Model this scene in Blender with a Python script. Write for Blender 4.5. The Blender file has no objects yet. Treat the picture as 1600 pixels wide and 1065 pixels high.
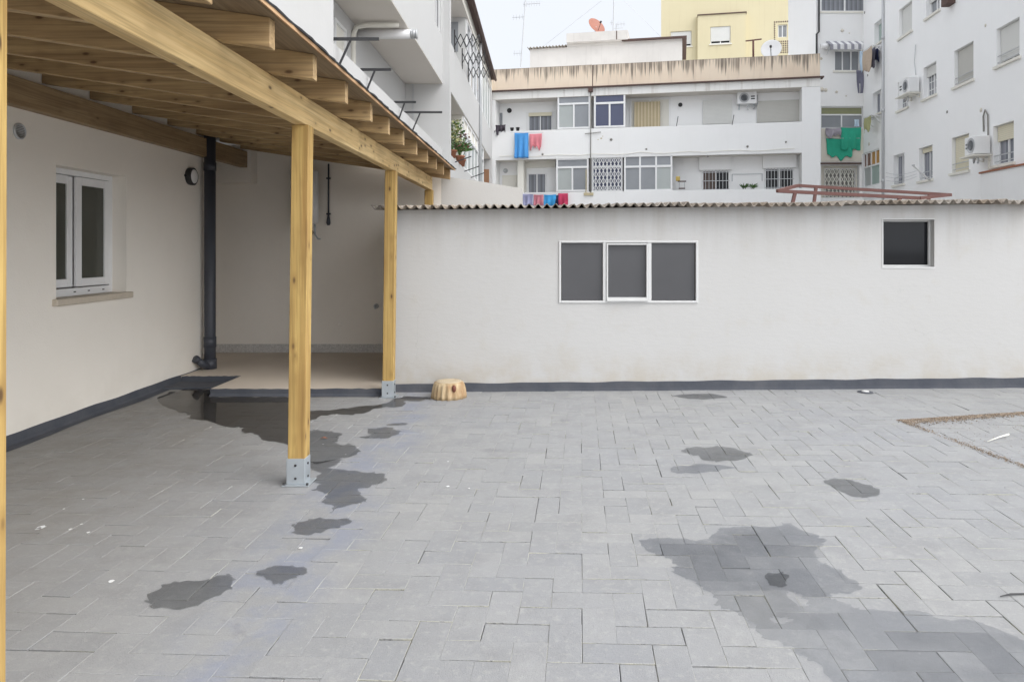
import bpy, bmesh, math, random
from mathutils import Vector, Matrix, Euler
from mathutils.geometry import tessellate_polygon
random.seed(7)
scene = bpy.context.scene
COL = scene.collection
F = 1100.0; CX = 850.0; CY = 388.0; H = 1.55          # measured camera: focal length, vanishing point, eye height
R = math.radians

# ------------------------------------------------------------------ materials
class NT:
    def __init__(s, name):
        s.m = bpy.data.materials.new(name); s.m.use_nodes = True
        s.t = s.m.node_tree; s.t.nodes.clear()
        s.out = s.t.nodes.new('ShaderNodeOutputMaterial')
    def n(s, kind, **kw):
        x = s.t.nodes.new('ShaderNode' + kind)
        for k, v in kw.items():
            if k in x.inputs: x.inputs[k].default_value = v
            else: setattr(x, k, v)
        return x
    def l(s, a, b): s.t.links.new(a, b)
    def val(s, sock, v):
        if isinstance(v, (int, float)): sock.default_value = v
        else: s.l(v, sock)
    def math(s, op, a, b=0.0, clamp=False):
        x = s.n('Math', operation=op, use_clamp=clamp)
        s.val(x.inputs[0], a); s.val(x.inputs[1], b)
        return x.outputs[0]
    def mix(s, fac, a, b, mode='MIX'):
        x = s.n('MixRGB', blend_type=mode)
        s.val(x.inputs[0], fac)
        for i, c in ((1, a), (2, b)):
            if isinstance(c, tuple): x.inputs[i].default_value = (*c[:3], 1)
            else: s.l(c, x.inputs[i])
        return x.outputs[0]
    def coords(s, scale=(1, 1, 1), rnd=False):
        tc = s.n('TexCoord').outputs['Object']
        mp = s.n('Mapping'); mp.inputs['Scale'].default_value = scale
        s.l(tc, mp.inputs['Vector'])
        if rnd:
            oi = s.n('ObjectInfo').outputs['Random']
            m = s.math('MULTIPLY', oi, 37.0)
            cx = s.n('CombineXYZ')
            for i in range(3): s.l(m, cx.inputs[i])
            s.l(cx.outputs[0], mp.inputs['Location'])
        return mp.outputs['Vector']
    def noise(s, vec, scale, detail=4, rough=.55, dist=0.0):
        x = s.n('TexNoise'); x.inputs['Scale'].default_value = scale
        x.inputs['Detail'].default_value = detail; x.inputs['Roughness'].default_value = rough
        x.inputs['Distortion'].default_value = dist
        s.l(vec, x.inputs['Vector']); return x.outputs['Fac']
    def ramp(s, fac, lo, hi, a=0.0, b=1.0):
        x = s.n('MapRange', clamp=True)
        s.val(x.inputs[0], fac)
        for i, v in ((1, lo), (2, hi), (3, a), (4, b)): x.inputs[i].default_value = v
        return x.outputs[0]
    def finish(s, color, rough=.8, bump=None, bstr=.3, bdist=.01, metal=0.0, spec=None):
        p = s.n('BsdfPrincipled')
        if isinstance(color, tuple): p.inputs['Base Color'].default_value = (*color[:3], 1)
        else: s.l(color, p.inputs['Base Color'])
        s.val(p.inputs['Roughness'], rough); p.inputs['Metallic'].default_value = metal
        if spec is not None: p.inputs['Specular IOR Level'].default_value = spec
        if bump is not None:
            b = s.n('Bump'); b.inputs['Strength'].default_value = bstr; b.inputs['Distance'].default_value = bdist
            s.l(bump, b.inputs['Height']); s.l(b.outputs[0], p.inputs['Normal'])
        s.l(p.outputs[0], s.out.inputs['Surface'])
        return s.m

def plaster(name, base, dirt=(.45, .41, .35), amt=.25, scale=1.2, bump=.25, bscale=70, base_dirt=None, streak=0.0):
    t = NT(name); v = t.coords()
    n1 = t.noise(v, scale, 5, .6); n2 = t.noise(v, scale * 6, 4, .6)
    c = t.mix(t.ramp(n1, .35, .75, 0, amt), base, dirt)
    c = t.mix(t.ramp(n2, .55, .8, 0, amt * .7), c, tuple(x * .8 for x in base))
    if streak:
        vs = t.coords((9, 9, .35)); ns = t.noise(vs, 1.0, 3, .6)
        c = t.mix(t.ramp(ns, .55, .8, 0, streak), c, dirt)
    if base_dirt:
        z0, z1, k = base_dirt
        zz = t.n('SeparateXYZ'); t.l(t.n('TexCoord').outputs['Object'], zz.inputs[0])
        g = t.ramp(zz.outputs[2], z0, z1, 1, 0)
        nn = t.noise(v, 2.2, 5, .65)
        g = t.math('MULTIPLY', g, t.ramp(nn, .42, .62, 0, k))
        c = t.mix(g, c, dirt)
    nb = t.noise(v, bscale, 3, .6); nb2 = t.noise(v, 5, 3, .5)
    h = t.math('ADD', nb, t.math('MULTIPLY', nb2, 2.0))
    return t.finish(c, .88, h, bump, .006)

def simple(name, base, rough=.6, amt=.15, scale=8, metal=0.0, bump=0.0, spec=None):
    t = NT(name); v = t.coords()
    n1 = t.noise(v, scale, 4, .6)
    c = t.mix(t.ramp(n1, .3, .75, 0, amt), base, tuple(x * .55 for x in base))
    return t.finish(c, rough, n1 if bump else None, bump, .01, metal, spec)

def wood(name, axis, light, dark, knots=1.0):
    t = NT(name)
    sc = [16.0, 16.0, 16.0]; sc[axis] = .7
    v = t.coords(tuple(sc), True)
    n1 = t.noise(v, 1.0, 6, .6, .6)
    sc2 = [70.0, 70.0, 70.0]; sc2[axis] = 1.6
    n2 = t.noise(t.coords(tuple(sc2), True), 1.0, 3, .6)
    n3 = t.noise(t.coords((1.5, 1.5, 1.5), True), 1.0, 3, .6)
    c = t.mix(t.ramp(n1, .34, .70), light, dark)
    c = t.mix(t.ramp(n2, .46, .66, 0, .5), c, tuple(x * .55 for x in dark))
    c = t.mix(t.ramp(n3, .4, .75, 0, .4), c, tuple(x * .7 for x in dark))
    sk = [15.0, 15.0, 15.0]; sk[axis] = 6.5
    vo = t.n('TexVoronoi'); vo.inputs['Scale'].default_value = 1.0
    t.l(t.coords(tuple(sk), True), vo.inputs['Vector'])
    sep = t.n('SeparateColor'); t.l(vo.outputs['Color'], sep.inputs[0])
    sel = t.ramp(sep.outputs[0], .40, .42)
    d = t.math('ADD', vo.outputs['Distance'], t.math('MULTIPLY', n2, .12))
    k1 = t.math('MULTIPLY', t.ramp(d, .14, .26, 1, 0), sel)
    k2 = t.math('MULTIPLY', t.ramp(d, .25, .52, 1, 0), sel)
    c = t.mix(t.math('MULTIPLY', k2, .45 * knots), c, tuple(x * .8 for x in dark))
    c = t.mix(t.math('MULTIPLY', k1, .9 * knots), c, (.09, .045, .018))
    return t.finish(c, .62, n2, .25, .003)

M = {}
def mk_shed():
    t = NT('shed_plaster'); v = t.coords()
    n1 = t.noise(v, .8, 5, .6); n2 = t.noise(v, 3.5, 5, .65); n3 = t.noise(v, 14, 4, .6)
    c = t.mix(t.ramp(n1, .35, .7, 0, .5), (.535, .529, .517), (.50, .49, .47))
    c = t.mix(t.ramp(n2, .56, .74, 0, .30), c, (.47, .435, .36))
    c = t.mix(t.ramp(n3, .62, .78, 0, .22), c, (.44, .43, .41))
    s = t.n('SeparateXYZ'); t.l(t.n('TexCoord').outputs['Object'], s.inputs[0])
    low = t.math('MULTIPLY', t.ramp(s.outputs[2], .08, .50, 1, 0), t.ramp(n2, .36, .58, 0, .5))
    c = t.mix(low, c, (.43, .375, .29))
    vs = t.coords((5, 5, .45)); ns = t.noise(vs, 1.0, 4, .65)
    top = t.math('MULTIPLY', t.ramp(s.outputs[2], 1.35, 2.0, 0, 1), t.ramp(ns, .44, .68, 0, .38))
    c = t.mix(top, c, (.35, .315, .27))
    # hairline cracks
    vo = t.n('TexVoronoi', feature='DISTANCE_TO_EDGE'); vo.inputs['Scale'].default_value = .9
    wv = t.n('VectorMath', operation='ADD'); t.l(v, wv.inputs[0])
    nz = t.n('TexNoise'); nz.inputs['Scale'].default_value = 3.0; nz.inputs['Detail'].default_value = 5; t.l(v, nz.inputs['Vector'])
    sc = t.n('VectorMath', operation='SCALE'); sc.inputs['Scale'].default_value = .5; t.l(nz.outputs['Color'], sc.inputs[0]); t.l(sc.outputs[0], wv.inputs[1])
    t.l(wv.outputs[0], vo.inputs['Vector'])
    cr = t.math('MULTIPLY', t.ramp(vo.outputs['Distance'], .0, .003, 1, 0), t.ramp(n1, .52, .62, 0, .25))
    c = t.mix(cr, c, (.25, .24, .22))
    tr = t.noise(t.coords((9, 9, 28)), 1.0, 3, .6); fine = t.noise(v, 90, 3, .6)
    h = t.math('ADD', t.math('MULTIPLY', fine, .5), t.math('ADD', tr, t.math('MULTIPLY', n2, 2.0)))
    return t.finish(c, .88, h, .30, .006)
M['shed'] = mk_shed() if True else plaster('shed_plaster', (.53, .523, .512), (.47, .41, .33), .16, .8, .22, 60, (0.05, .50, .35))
M['house'] = plaster('house_plaster', (.885, .835, .755), (.66, .60, .51), .14, .8, .3, 60, (0.05, .5, .25))
M['alcove'] = plaster('alcove_plaster', (.84, .79, .72), (.55, .51, .43), .2, .8, .3, 55)
M['far'] = plaster('far_white_wall', (.87, .87, .865), (.62, .60, .55), .16, .35, .15, 20, None, .12)
M['far_bright'] = plaster('lifted_white_wall', (.93, .93, .925), (.7, .68, .64), .10, .35, .15, 20, None, .06)  # far white made paler on shaded walls, standing in for missing light
M['far_cream'] = plaster('far_cream_wall', (.80, .78, .71), (.60, .56, .48), .2, .5, .15, 20, None, .12)
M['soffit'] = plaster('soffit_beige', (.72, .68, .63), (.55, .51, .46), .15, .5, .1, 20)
M['beige'] = plaster('beige_wall', (.70, .66, .58), (.5, .45, .37), .3, .6, .15, 20, None, .2)
M['yellow'] = plaster('yellow_render', (.68, .61, .41), (.52, .44, .27), .2, .3, .15, 15, None, .35)
M['pent'] = plaster('penthouse_wall', (.72, .69, .65), (.42, .40, .37), .4, .5, .15, 15, None, .3)
M['white'] = simple('white_paint_metal', (.84, .84, .84), .45, .08, 6)
M['alu'] = simple('grey_aluminium', (.55, .56, .57), .4, .1, 6, .3)
M['shutter_w'] = None
M['band'] = plaster('dark_grey_membrane', (.058, .064, .080), (.17, .17, .175), .35, 3.0, .5, 30)
M['pipe'] = simple('dark_grey_pipe', (.055, .06, .075), .5, .3, 5, 0, .2)
M['frame_white'] = simple('window_frame_paint', (.64, .64, .63), .45, .12, 9)
M['black'] = simple('black_metal', (.03, .03, .032), .5, .2, 8)
M['galv'] = simple('galvanised_steel', (.50, .54, .57), .42, .18, 14, .55)
M['wood_z'] = wood('pine_post', 2, (.62, .435, .15), (.36, .205, .06))
M['wood_y'] = wood('pine_beam', 1, (.80, .605, .31), (.56, .37, .15))
M['wood_x'] = wood('pine_rafter', 0, (.57, .405, .205), (.33, .21, .10), 1.0)
M['wood_wall'] = wood('aged_pine_beam', 1, (.44, .315, .175), (.25, .165, .085))
M['deck'] = wood('roof_board', 1, (.33, .25, .155), (.20, .14, .085), .5)
M['edge'] = wood('deck_edge', 1, (.66, .44, .25), (.50, .28, .13), .2)
M['membrane'] = simple('black_roofing_felt', (.03, .03, .034), .8, .4, 20, 0, .3)
M['glass_dark'] = simple('dark_glass', (.012, .013, .015), .06, .0, 3, 0, 0, .25)
M['glass_shed'] = simple('grey_film_glass', (.085, .085, .09), .18, .30, 1.5)
M['glass_house'] = simple('green_grey_glass', (.075, .078, .065), .1, .2, 1.2)
M['glass_grey'] = simple('grey_glass', (.30, .315, .335), .15, .35, .9)
M['glass_frost'] = simple('frosted_glass', (.44, .47, .46), .35, .25, .9)
M['glass_blue'] = simple('blue_tinted_glass', (.085, .095, .16), .12, .15, .8)
M['glass_green'] = simple('green_frosted_glass', (.36, .46, .42), .3, .2, 1.2)
M['glass_olive'] = simple('olive_glass', (.28, .29, .16), .25, .3, 2)
M['curtain'] = None
M['stone'] = simple('beige_stone_sill', (.60, .53, .43), .6, .25, 30, 0, .1)
M['garden'] = plaster('toned_down_wall_plaster', (.56, .55, .53), (.46, .42, .35), .2, .8, .3, 50)  # same wall as the alcove, colour darkened to offset the open light there
M['corner'] = plaster('toned_down_white_wall', (.575, .575, .57), (.5, .48, .44), .16, .35, .15, 20, None, .14)  # far white darkened in colour to offset the direct sun on this building
M['floor'] = plaster('alcove_concrete', (.62, .545, .46), (.44, .38, .31), .35, 1.4, .2, 40)
M['rust'] = simple('red_oxide_paint', (.145, .06, .05), .6, .5, 14, 0, .2)
M['brown'] = simple('dark_brown_eave', (.11, .065, .055), .7, .3, 3)
M['lavender'] = simple('lavender_cloth', (.36, .37, .55), .9, .4, 6)
M['pinkdot'] = simple('pink_patterned_cloth', (.62, .23, .28), .9, .6, 22)
M['blue'] = simple('blue_towel', (.085, .33, .72), .9, .15, 6)
M['blue2'] = simple('bright_blue_towel', (.05, .33, .68), .9, .25, 9)
M['pink'] = simple('pink_cloth', (.78, .26, .30), .9, .2, 8)
M['crimson'] = simple('crimson_towel', (.58, .055, .13), .9, .2, 6)
M['navy'] = simple('navy_cloth', (.02, .025, .08), .9, .2, 6)
M['green'] = simple('green_shade_net', (.03, .40, .26), .85, .35, 5)
M['jeans'] = simple('grey_cloth', (.19, .19, .25), .9, .3, 6)
M['tan'] = simple('tan_cloth', (.50, .40, .31), .9, .3, 8)
M['olivecloth'] = simple('olive_cloth', (.40, .40, .20), .9, .4, 12)
M['palecloth'] = simple('pale_blue_cloth', (.55, .68, .80), .9, .2, 8)
M['mauve'] = simple('mauve_cloth', (.38, .35, .40), .9, .5, 5)
M['darkcloth'] = simple('dark_mauve_cloth', (.06, .05, .065), .9, .3, 9)
M['orange'] = simple('orange_dish_paint', (.36, .13, .08), .5, .2, 4)
M['brownwood'] = simple('brown_shutter_wood', (.13, .095, .08), .7, .4, 9)
M['doorwood'] = simple('varnished_door', (.33, .17, .09), .5, .3, 5)
M['brass'] = simple('yellow_box_paint', (.55, .40, .10), .5, .3, 9)
M['ochrepane'] = simple('ochre_glass', (.48, .25, .06), .4, .3, 5)
M['brownpane'] = simple('brown_glass', (.22, .12, .09), .4, .3, 5)
M['leaf'] = simple('green_leaf', (.075, .17, .035), .6, .5, 20)
M['paleleaf'] = simple('variegated_leaf', (.42, .42, .18), .6, .5, 25)
M['redleaf'] = simple('red_leaf', (.16, .05, .045), .6, .5, 20)
M['clay'] = simple('terracotta', (.35, .14, .08), .8, .3, 8)
M['ground'] = plaster('bare_ground', (.35, .34, .33), (.2, .18, .15), .5, .4, .3, 20)
M['bluewhite'] = simple('heater_enamel', (.72, .72, .72), .35, .05, 5)
M['mark'] = simple('grey_lettering', (.32, .32, .33), .6, .1, 5)
M['dim'] = simple('dull_grey_paint', (.27, .26, .24), .7, .3, 8)
M['peel'] = simple('yellowed_patch', (.58, .50, .32), .8, .5, 30)

def mk_shutter(name, base):
    t = NT(name); tc = t.n('TexCoord').outputs['Object']
    s = t.n('SeparateXYZ'); t.l(tc, s.inputs[0])
    w = t.math('FRACT', t.math('MULTIPLY', s.outputs[2], 1 / .055))
    g = t.ramp(w, .0, .16, 1, 0)
    nz = t.noise(tc, 3, 4, .6)
    c = t.mix(t.ramp(nz, .35, .75, 0, .15), base, tuple(x * .7 for x in base))
    c = t.mix(t.math('MULTIPLY', g, .7), c, tuple(x * .45 for x in base))
    return t.finish(c, .5, w, .35, .012)
M['shutter_w'] = mk_shutter('white_roller_slats', (.70, .70, .67))
M['shutter_g'] = mk_shutter('grey_roller_slats', (.55, .54, .50))
M['shutter_c'] = mk_shutter('cream_roller_slats', (.74, .69, .53))

def mk_stripes(name, cols, freq, axis=0, soft=.02):
    t = NT(name); tc = t.n('TexCoord').outputs['Object']
    s = t.n('SeparateXYZ'); t.l(tc, s.inputs[0])
    w = t.math('FRACT', t.math('MULTIPLY', s.outputs[axis], freq))
    nz = t.noise(tc, 4, 4, .6)
    c = t.mix(t.ramp(w, .45 - soft, .45 + soft), cols[0], cols[1])
    c = t.mix(t.ramp(nz, .35, .75, 0, .3), c, tuple(x * .6 for x in cols[0]))
    return t.finish(c, .75)
M['bamboo'] = mk_stripes('bamboo_slats', ((.62, .53, .36), (.42, .34, .21)), 7.0, 0, .3)
M['awning'] = mk_stripes('striped_awning_cloth', ((.30, .30, .34), (.80, .80, .80)), 3.3)
M['curtain'] = mk_stripes('curtain_behind_glass', ((.30, .31, .34), (.16, .17, .19)), 5.0, 0, .4)
M['curtain_y'] = mk_stripes('curtain_behind_glass_side', ((.36, .37, .41), (.20, .21, .24)), 4.0, 1, .4)

def mk_parapet():
    t = NT('stained_peach_parapet'); tc = t.n('TexCoord').outputs['Object']
    s = t.n('SeparateXYZ'); t.l(tc, s.inputs[0])
    v = t.coords()
    n1 = t.noise(v, .7, 5, .6)
    c = t.mix(t.ramp(n1, .35, .7, 0, .5), (.80, .68, .54), (.66, .52, .40))
    # run-off streaks: hang from the coping (z=0 is the parapet top in object space), length from 1-D noise
    v1 = t.coords((2.4, 2.4, .02)); l1 = t.noise(v1, 1.3, 2, .5)
    v2 = t.coords((14.0, 14.0, .25)); l2 = t.noise(v2, 1.0, 4, .75)
    L = t.math('ADD', t.ramp(l1, .36, .64, .07, .40), t.ramp(l2, .42, .68, -.10, .50))
    down = t.math('MULTIPLY', s.outputs[2], -1.0)
    m = t.ramp(t.math('SUBTRACT', L, down), -.05, .22)
    m = t.math('MAXIMUM', t.math('MULTIPLY', m, t.ramp(l2, .40, .56, .15, 1.0)), t.ramp(down, .0, .07, .75, 0))
    c = t.mix(t.math('MULTIPLY', m, .80), c, (.11, .09, .075))
    v3 = t.coords((6, 6, .3)); n3 = t.noise(v3, 1.0, 4, .6)
    c = t.mix(t.ramp(n3, .55, .8, 0, .35), c, (.42, .33, .26))
    return t.finish(c, .9, n1, .1, .01)
M['parapet'] = mk_parapet()

def mk_fascia():
    t = NT('stained_white_fascia'); v = t.coords((5, 5, .3))
    n = t.noise(v, 1.0, 4, .65); n2 = t.noise(t.coords(), .6, 4, .6)
    c = t.mix(t.ramp(n, .52, .75, 0, .55), (.87, .86, .83), (.42, .37, .31))
    c = t.mix(t.ramp(n2, .4, .7, 0, .2), c, (.62, .58, .52))
    return t.finish(c, .88)
M['fascia'] = mk_fascia()

def mk_paver():
    t = NT('grey_painted_paver'); v = t.coords()
    at = t.n('Attribute', attribute_name='tone').outputs['Fac']
    ed = t.n('Attribute', attribute_name='edge').outputs['Fac']
    n1 = t.noise(v, .55, 5, .6); n2 = t.noise(v, 3.5, 5, .65); n3 = t.noise(v, 190, 2, .6); n4 = t.noise(v, 26, 4, .65)
    n5 = t.noise(t.coords((1, 1, 1)), 1.25, 6, .68, .3); n6 = t.noise(v, 60, 3, .7)
    c = t.mix(at, (.286, .289, .292), (.338, .337, .332))
    c = t.mix(t.ramp(n1, .42, .68, 0, .5), c, (.285, .293, .317))
    c = t.mix(t.ramp(n2, .48, .70, 0, .65), c, (.245, .246, .25))
    c = t.mix(t.ramp(n4, .54, .74, 0, .48), c, (.43, .425, .405))
    c = t.mix(t.math('MULTIPLY', t.ramp(n5, .635, .70), t.ramp(n6, .35, .6, .35, .9)), c, (.20, .20, .205))
    s = t.n('SeparateXYZ'); t.l(t.n('TexCoord').outputs['Object'], s.inputs[0])
    xx = t.math('ADD', s.outputs[0], t.math('MULTIPLY', n1, 1.1))
    drip = t.ramp(t.math('ABSOLUTE', t.math('ADD', xx, .72)), .05, .30, 1, 0)
    drip = t.math('MULTIPLY', drip, t.ramp(n2, .40, .58, 0, .75))
    c = t.mix(drip, c, (.255, .275, .335))
    dm = t.n('Attribute', attribute_name='damp').outputs['Fac']
    c = t.mix(dm, c, (.14, .145, .155))
    roof_shade = t.math('MULTIPLY', t.ramp(s.outputs[0], -1.5, -3.0, 0, .8), t.ramp(n2, .3, .65, .45, 1))  # shade under the pergola roof, painted in as darker, browner paving
    c = t.mix(roof_shade, c, (.255, .24, .215))
    ec = t.mix(t.ramp(n2, .48, .60), (.36, .36, .36), (.60, .58, .48))
    ec = t.mix(t.ramp(n4, .55, .66), ec, (.14, .14, .14))
    c = t.mix(t.math('MULTIPLY', t.math('MULTIPLY', ed, t.ramp(n1, .3, .6, .45, .85)), t.ramp(s.outputs[0], -2.2, -1.0, .3, 1)), c, ec)
    c = t.mix(t.ramp(n3, .48, .72, 0, .32), c, (.20, .20, .205))
    c = t.mix(t.ramp(n6, .60, .75, 0, .30), c, (.52, .515, .50))
    h = t.math('ADD', t.math('MULTIPLY', n3, 1.2), t.math('MULTIPLY', n4, 1.5))
    return t.finish(c, t.ramp(n2, .3, .7, .62, .85), h, .5, .004)
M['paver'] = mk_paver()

def mk_joint():
    t = NT('paver_joint'); v = t.coords(); n = t.noise(v, 1.6, 4, .7)
    c = t.mix(t.ramp(n, .48, .60), (.055, .055, .06), (.30, .30, .30))
    return t.finish(c, .9)
M['joint'] = mk_joint()

def mk_film(name, tint, refl, rough, vary=0.0):
    t = NT(name)
    tr = t.n('BsdfTransparent'); np_ = t.noise(t.n('NewGeometry').outputs['Position'], 2.3, 6, .65, .5); nq = t.noise(t.n('NewGeometry').outputs['Position'], 5.0, 4, .6)
    cc = t.mix(t.ramp(np_, .47, .60, 0, vary), tint, tuple(min(1, x + .6 * (1 - x)) for x in tint))
    cc = t.mix(t.ramp(nq, .52, .68, 0, vary * .8), cc, tuple(x * .86 for x in tint))
    t.l(cc, tr.inputs[0])
    gl = t.n('BsdfGlossy'); gl.inputs['Roughness'].default_value = rough
    fr = t.n('Fresnel'); fr.inputs['IOR'].default_value = 1.33
    nz = t.noise(t.coords(), 3.0, 3, .6)
    f = t.math('MULTIPLY', fr.outputs[0], t.ramp(nz, .2, .8, refl * .85, refl))
    mx = t.n('MixShader'); t.l(f, mx.inputs[0]); t.l(tr.outputs[0], mx.inputs[1]); t.l(gl.outputs[0], mx.inputs[2])
    t.l(mx.outputs[0], t.out.inputs['Surface'])
    return t.m
M['water'] = mk_film('standing_water_film', (.60, .59, .58), .9, .03)
M['wet'] = mk_film('wet_film', (.71, .715, .72), .30, .22, .25)
M['damp'] = mk_film('drying_water_film', (.80, .81, .83), .18, .28, .5)

def mk_roof():
    t = NT('weathered_fibre_cement'); v = t.coords()
    n1 = t.noise(v, 1.2, 5, .65); n2 = t.noise(v, 14, 4, .7); n3 = t.noise(t.coords((12, 1.2, 12)), 1, 4, .6)
    c = t.mix(t.ramp(n1, .35, .65), (.46, .43, .39), (.25, .20, .15))
    c = t.mix(t.ramp(n2, .46, .62, 0, .7), c, (.10, .08, .06))
    c = t.mix(t.ramp(n3, .55, .75, 0, .45), c, (.66, .64, .60))
    return t.finish(c, .9, n2, .4, .006)
M['corr'] = mk_roof()

def mk_stump(end):
    t = NT('log_end_grain' if end else 'hewn_log_side')
    tc = t.n('TexCoord').outputs['Object']
    if end:
        s = t.n('SeparateXYZ'); t.l(tc, s.inputs[0])
        r = t.math('SQRT', t.math('ADD', t.math('POWER', s.outputs[0], 2), t.math('POWER', s.outputs[1], 2)))
        nz = t.noise(tc, 7, 3, .6)
        w = t.math('SINE', t.math('MULTIPLY', t.math('ADD', r, t.math('MULTIPLY', nz, .03)), 330))
        c = t.mix(t.ramp(w, -.6, .9), (.46, .36, .23), (.62, .53, .39))
        c = t.mix(t.ramp(nz, .5, .7, 0, .5), c, (.36, .27, .18))
        return t.finish(c, .8, w, .2, .004)
    n1 = t.noise(t.coords((18, 18, 2)), 1, 5, .6, .3); n2 = t.noise(tc, 6, 4, .6)
    c = t.mix(t.ramp(n1, .35, .65), (.60, .48, .31), (.36, .24, .12))
    c = t.mix(t.ramp(n2, .48, .70, 0, .7), c, (.32, .17, .08))
    return t.finish(c, .8, n1, .5, .006)
M['stump_side'] = mk_stump(False); M['stump_end'] = mk_stump(True)
M['knot'] = simple('reddish_knot', (.17, .055, .035), .6, .4, 30)

def mk_terrazzo():
    t = NT('terrazzo_skirting'); v = t.coords()
    vo = t.n('TexVoronoi'); vo.inputs['Scale'].default_value = 90; t.l(v, vo.inputs['Vector'])
    sp = t.n('SeparateColor'); t.l(vo.outputs['Color'], sp.inputs[0])
    s = t.n('SeparateXYZ'); t.l(t.n('TexCoord').outputs['Object'], s.inputs[0])
    g = t.ramp(t.math('FRACT', t.math('MULTIPLY', s.outputs[0], 2.5)), .0, .02, 1, 0)
    c = t.mix(sp.outputs[0], (.42, .40, .38), (.62, .60, .57))
    c = t.mix(t.math('MULTIPLY', g, .6), c, (.25, .24, .23))
    return t.finish(c, .5)
M['terrazzo'] = mk_terrazzo()

def mk_gravel():
    t = NT('brown_grit')
    at = t.n('Attribute', attribute_name='tone').outputs['Fac']
    c = t.mix(at, (.075, .05, .035), (.40, .32, .24))
    return t.finish(c, .95)
M['gravel'] = mk_gravel()

# ------------------------------------------------------------------ geometry helpers
class Frame:                                            # a facade: u along it, n outwards, z up
    def __init__(s, o, ang_u, flip=False):
        s.o = Vector((o[0], o[1])); s.u = Vector((math.cos(ang_u), math.sin(ang_u)))
        s.n = Vector((s.u.y, -s.u.x)) if not flip else Vector((-s.u.y, s.u.x))
    def p(s, u, n, z):
        q = s.o + s.u * u + s.n * n
        return Vector((q.x, q.y, z))
    def hit(s, px, py, n=0.0):                          # where a sight line measured in the photo meets the facade
        d = Vector(((px - CX) / F, 1.0)); a = s.o + s.n * n
        t = a.dot(s.n) / d.dot(s.n); q = d * t - s.o
        return q.dot(s.u), H - (py - CY) / F * t
    def rect(s, x0, x1, y0, y1, n=0.0):
        xm, ym = (x0 + x1) / 2, (y0 + y1) / 2
        a, b = s.hit(x0, ym, n)[0], s.hit(x1, ym, n)[0]
        return min(a, b), max(a, b), s.hit(xm, y1, n)[1], s.hit(xm, y0, n)[1]
WORLD = Frame((0, 0), 0.0)

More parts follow.
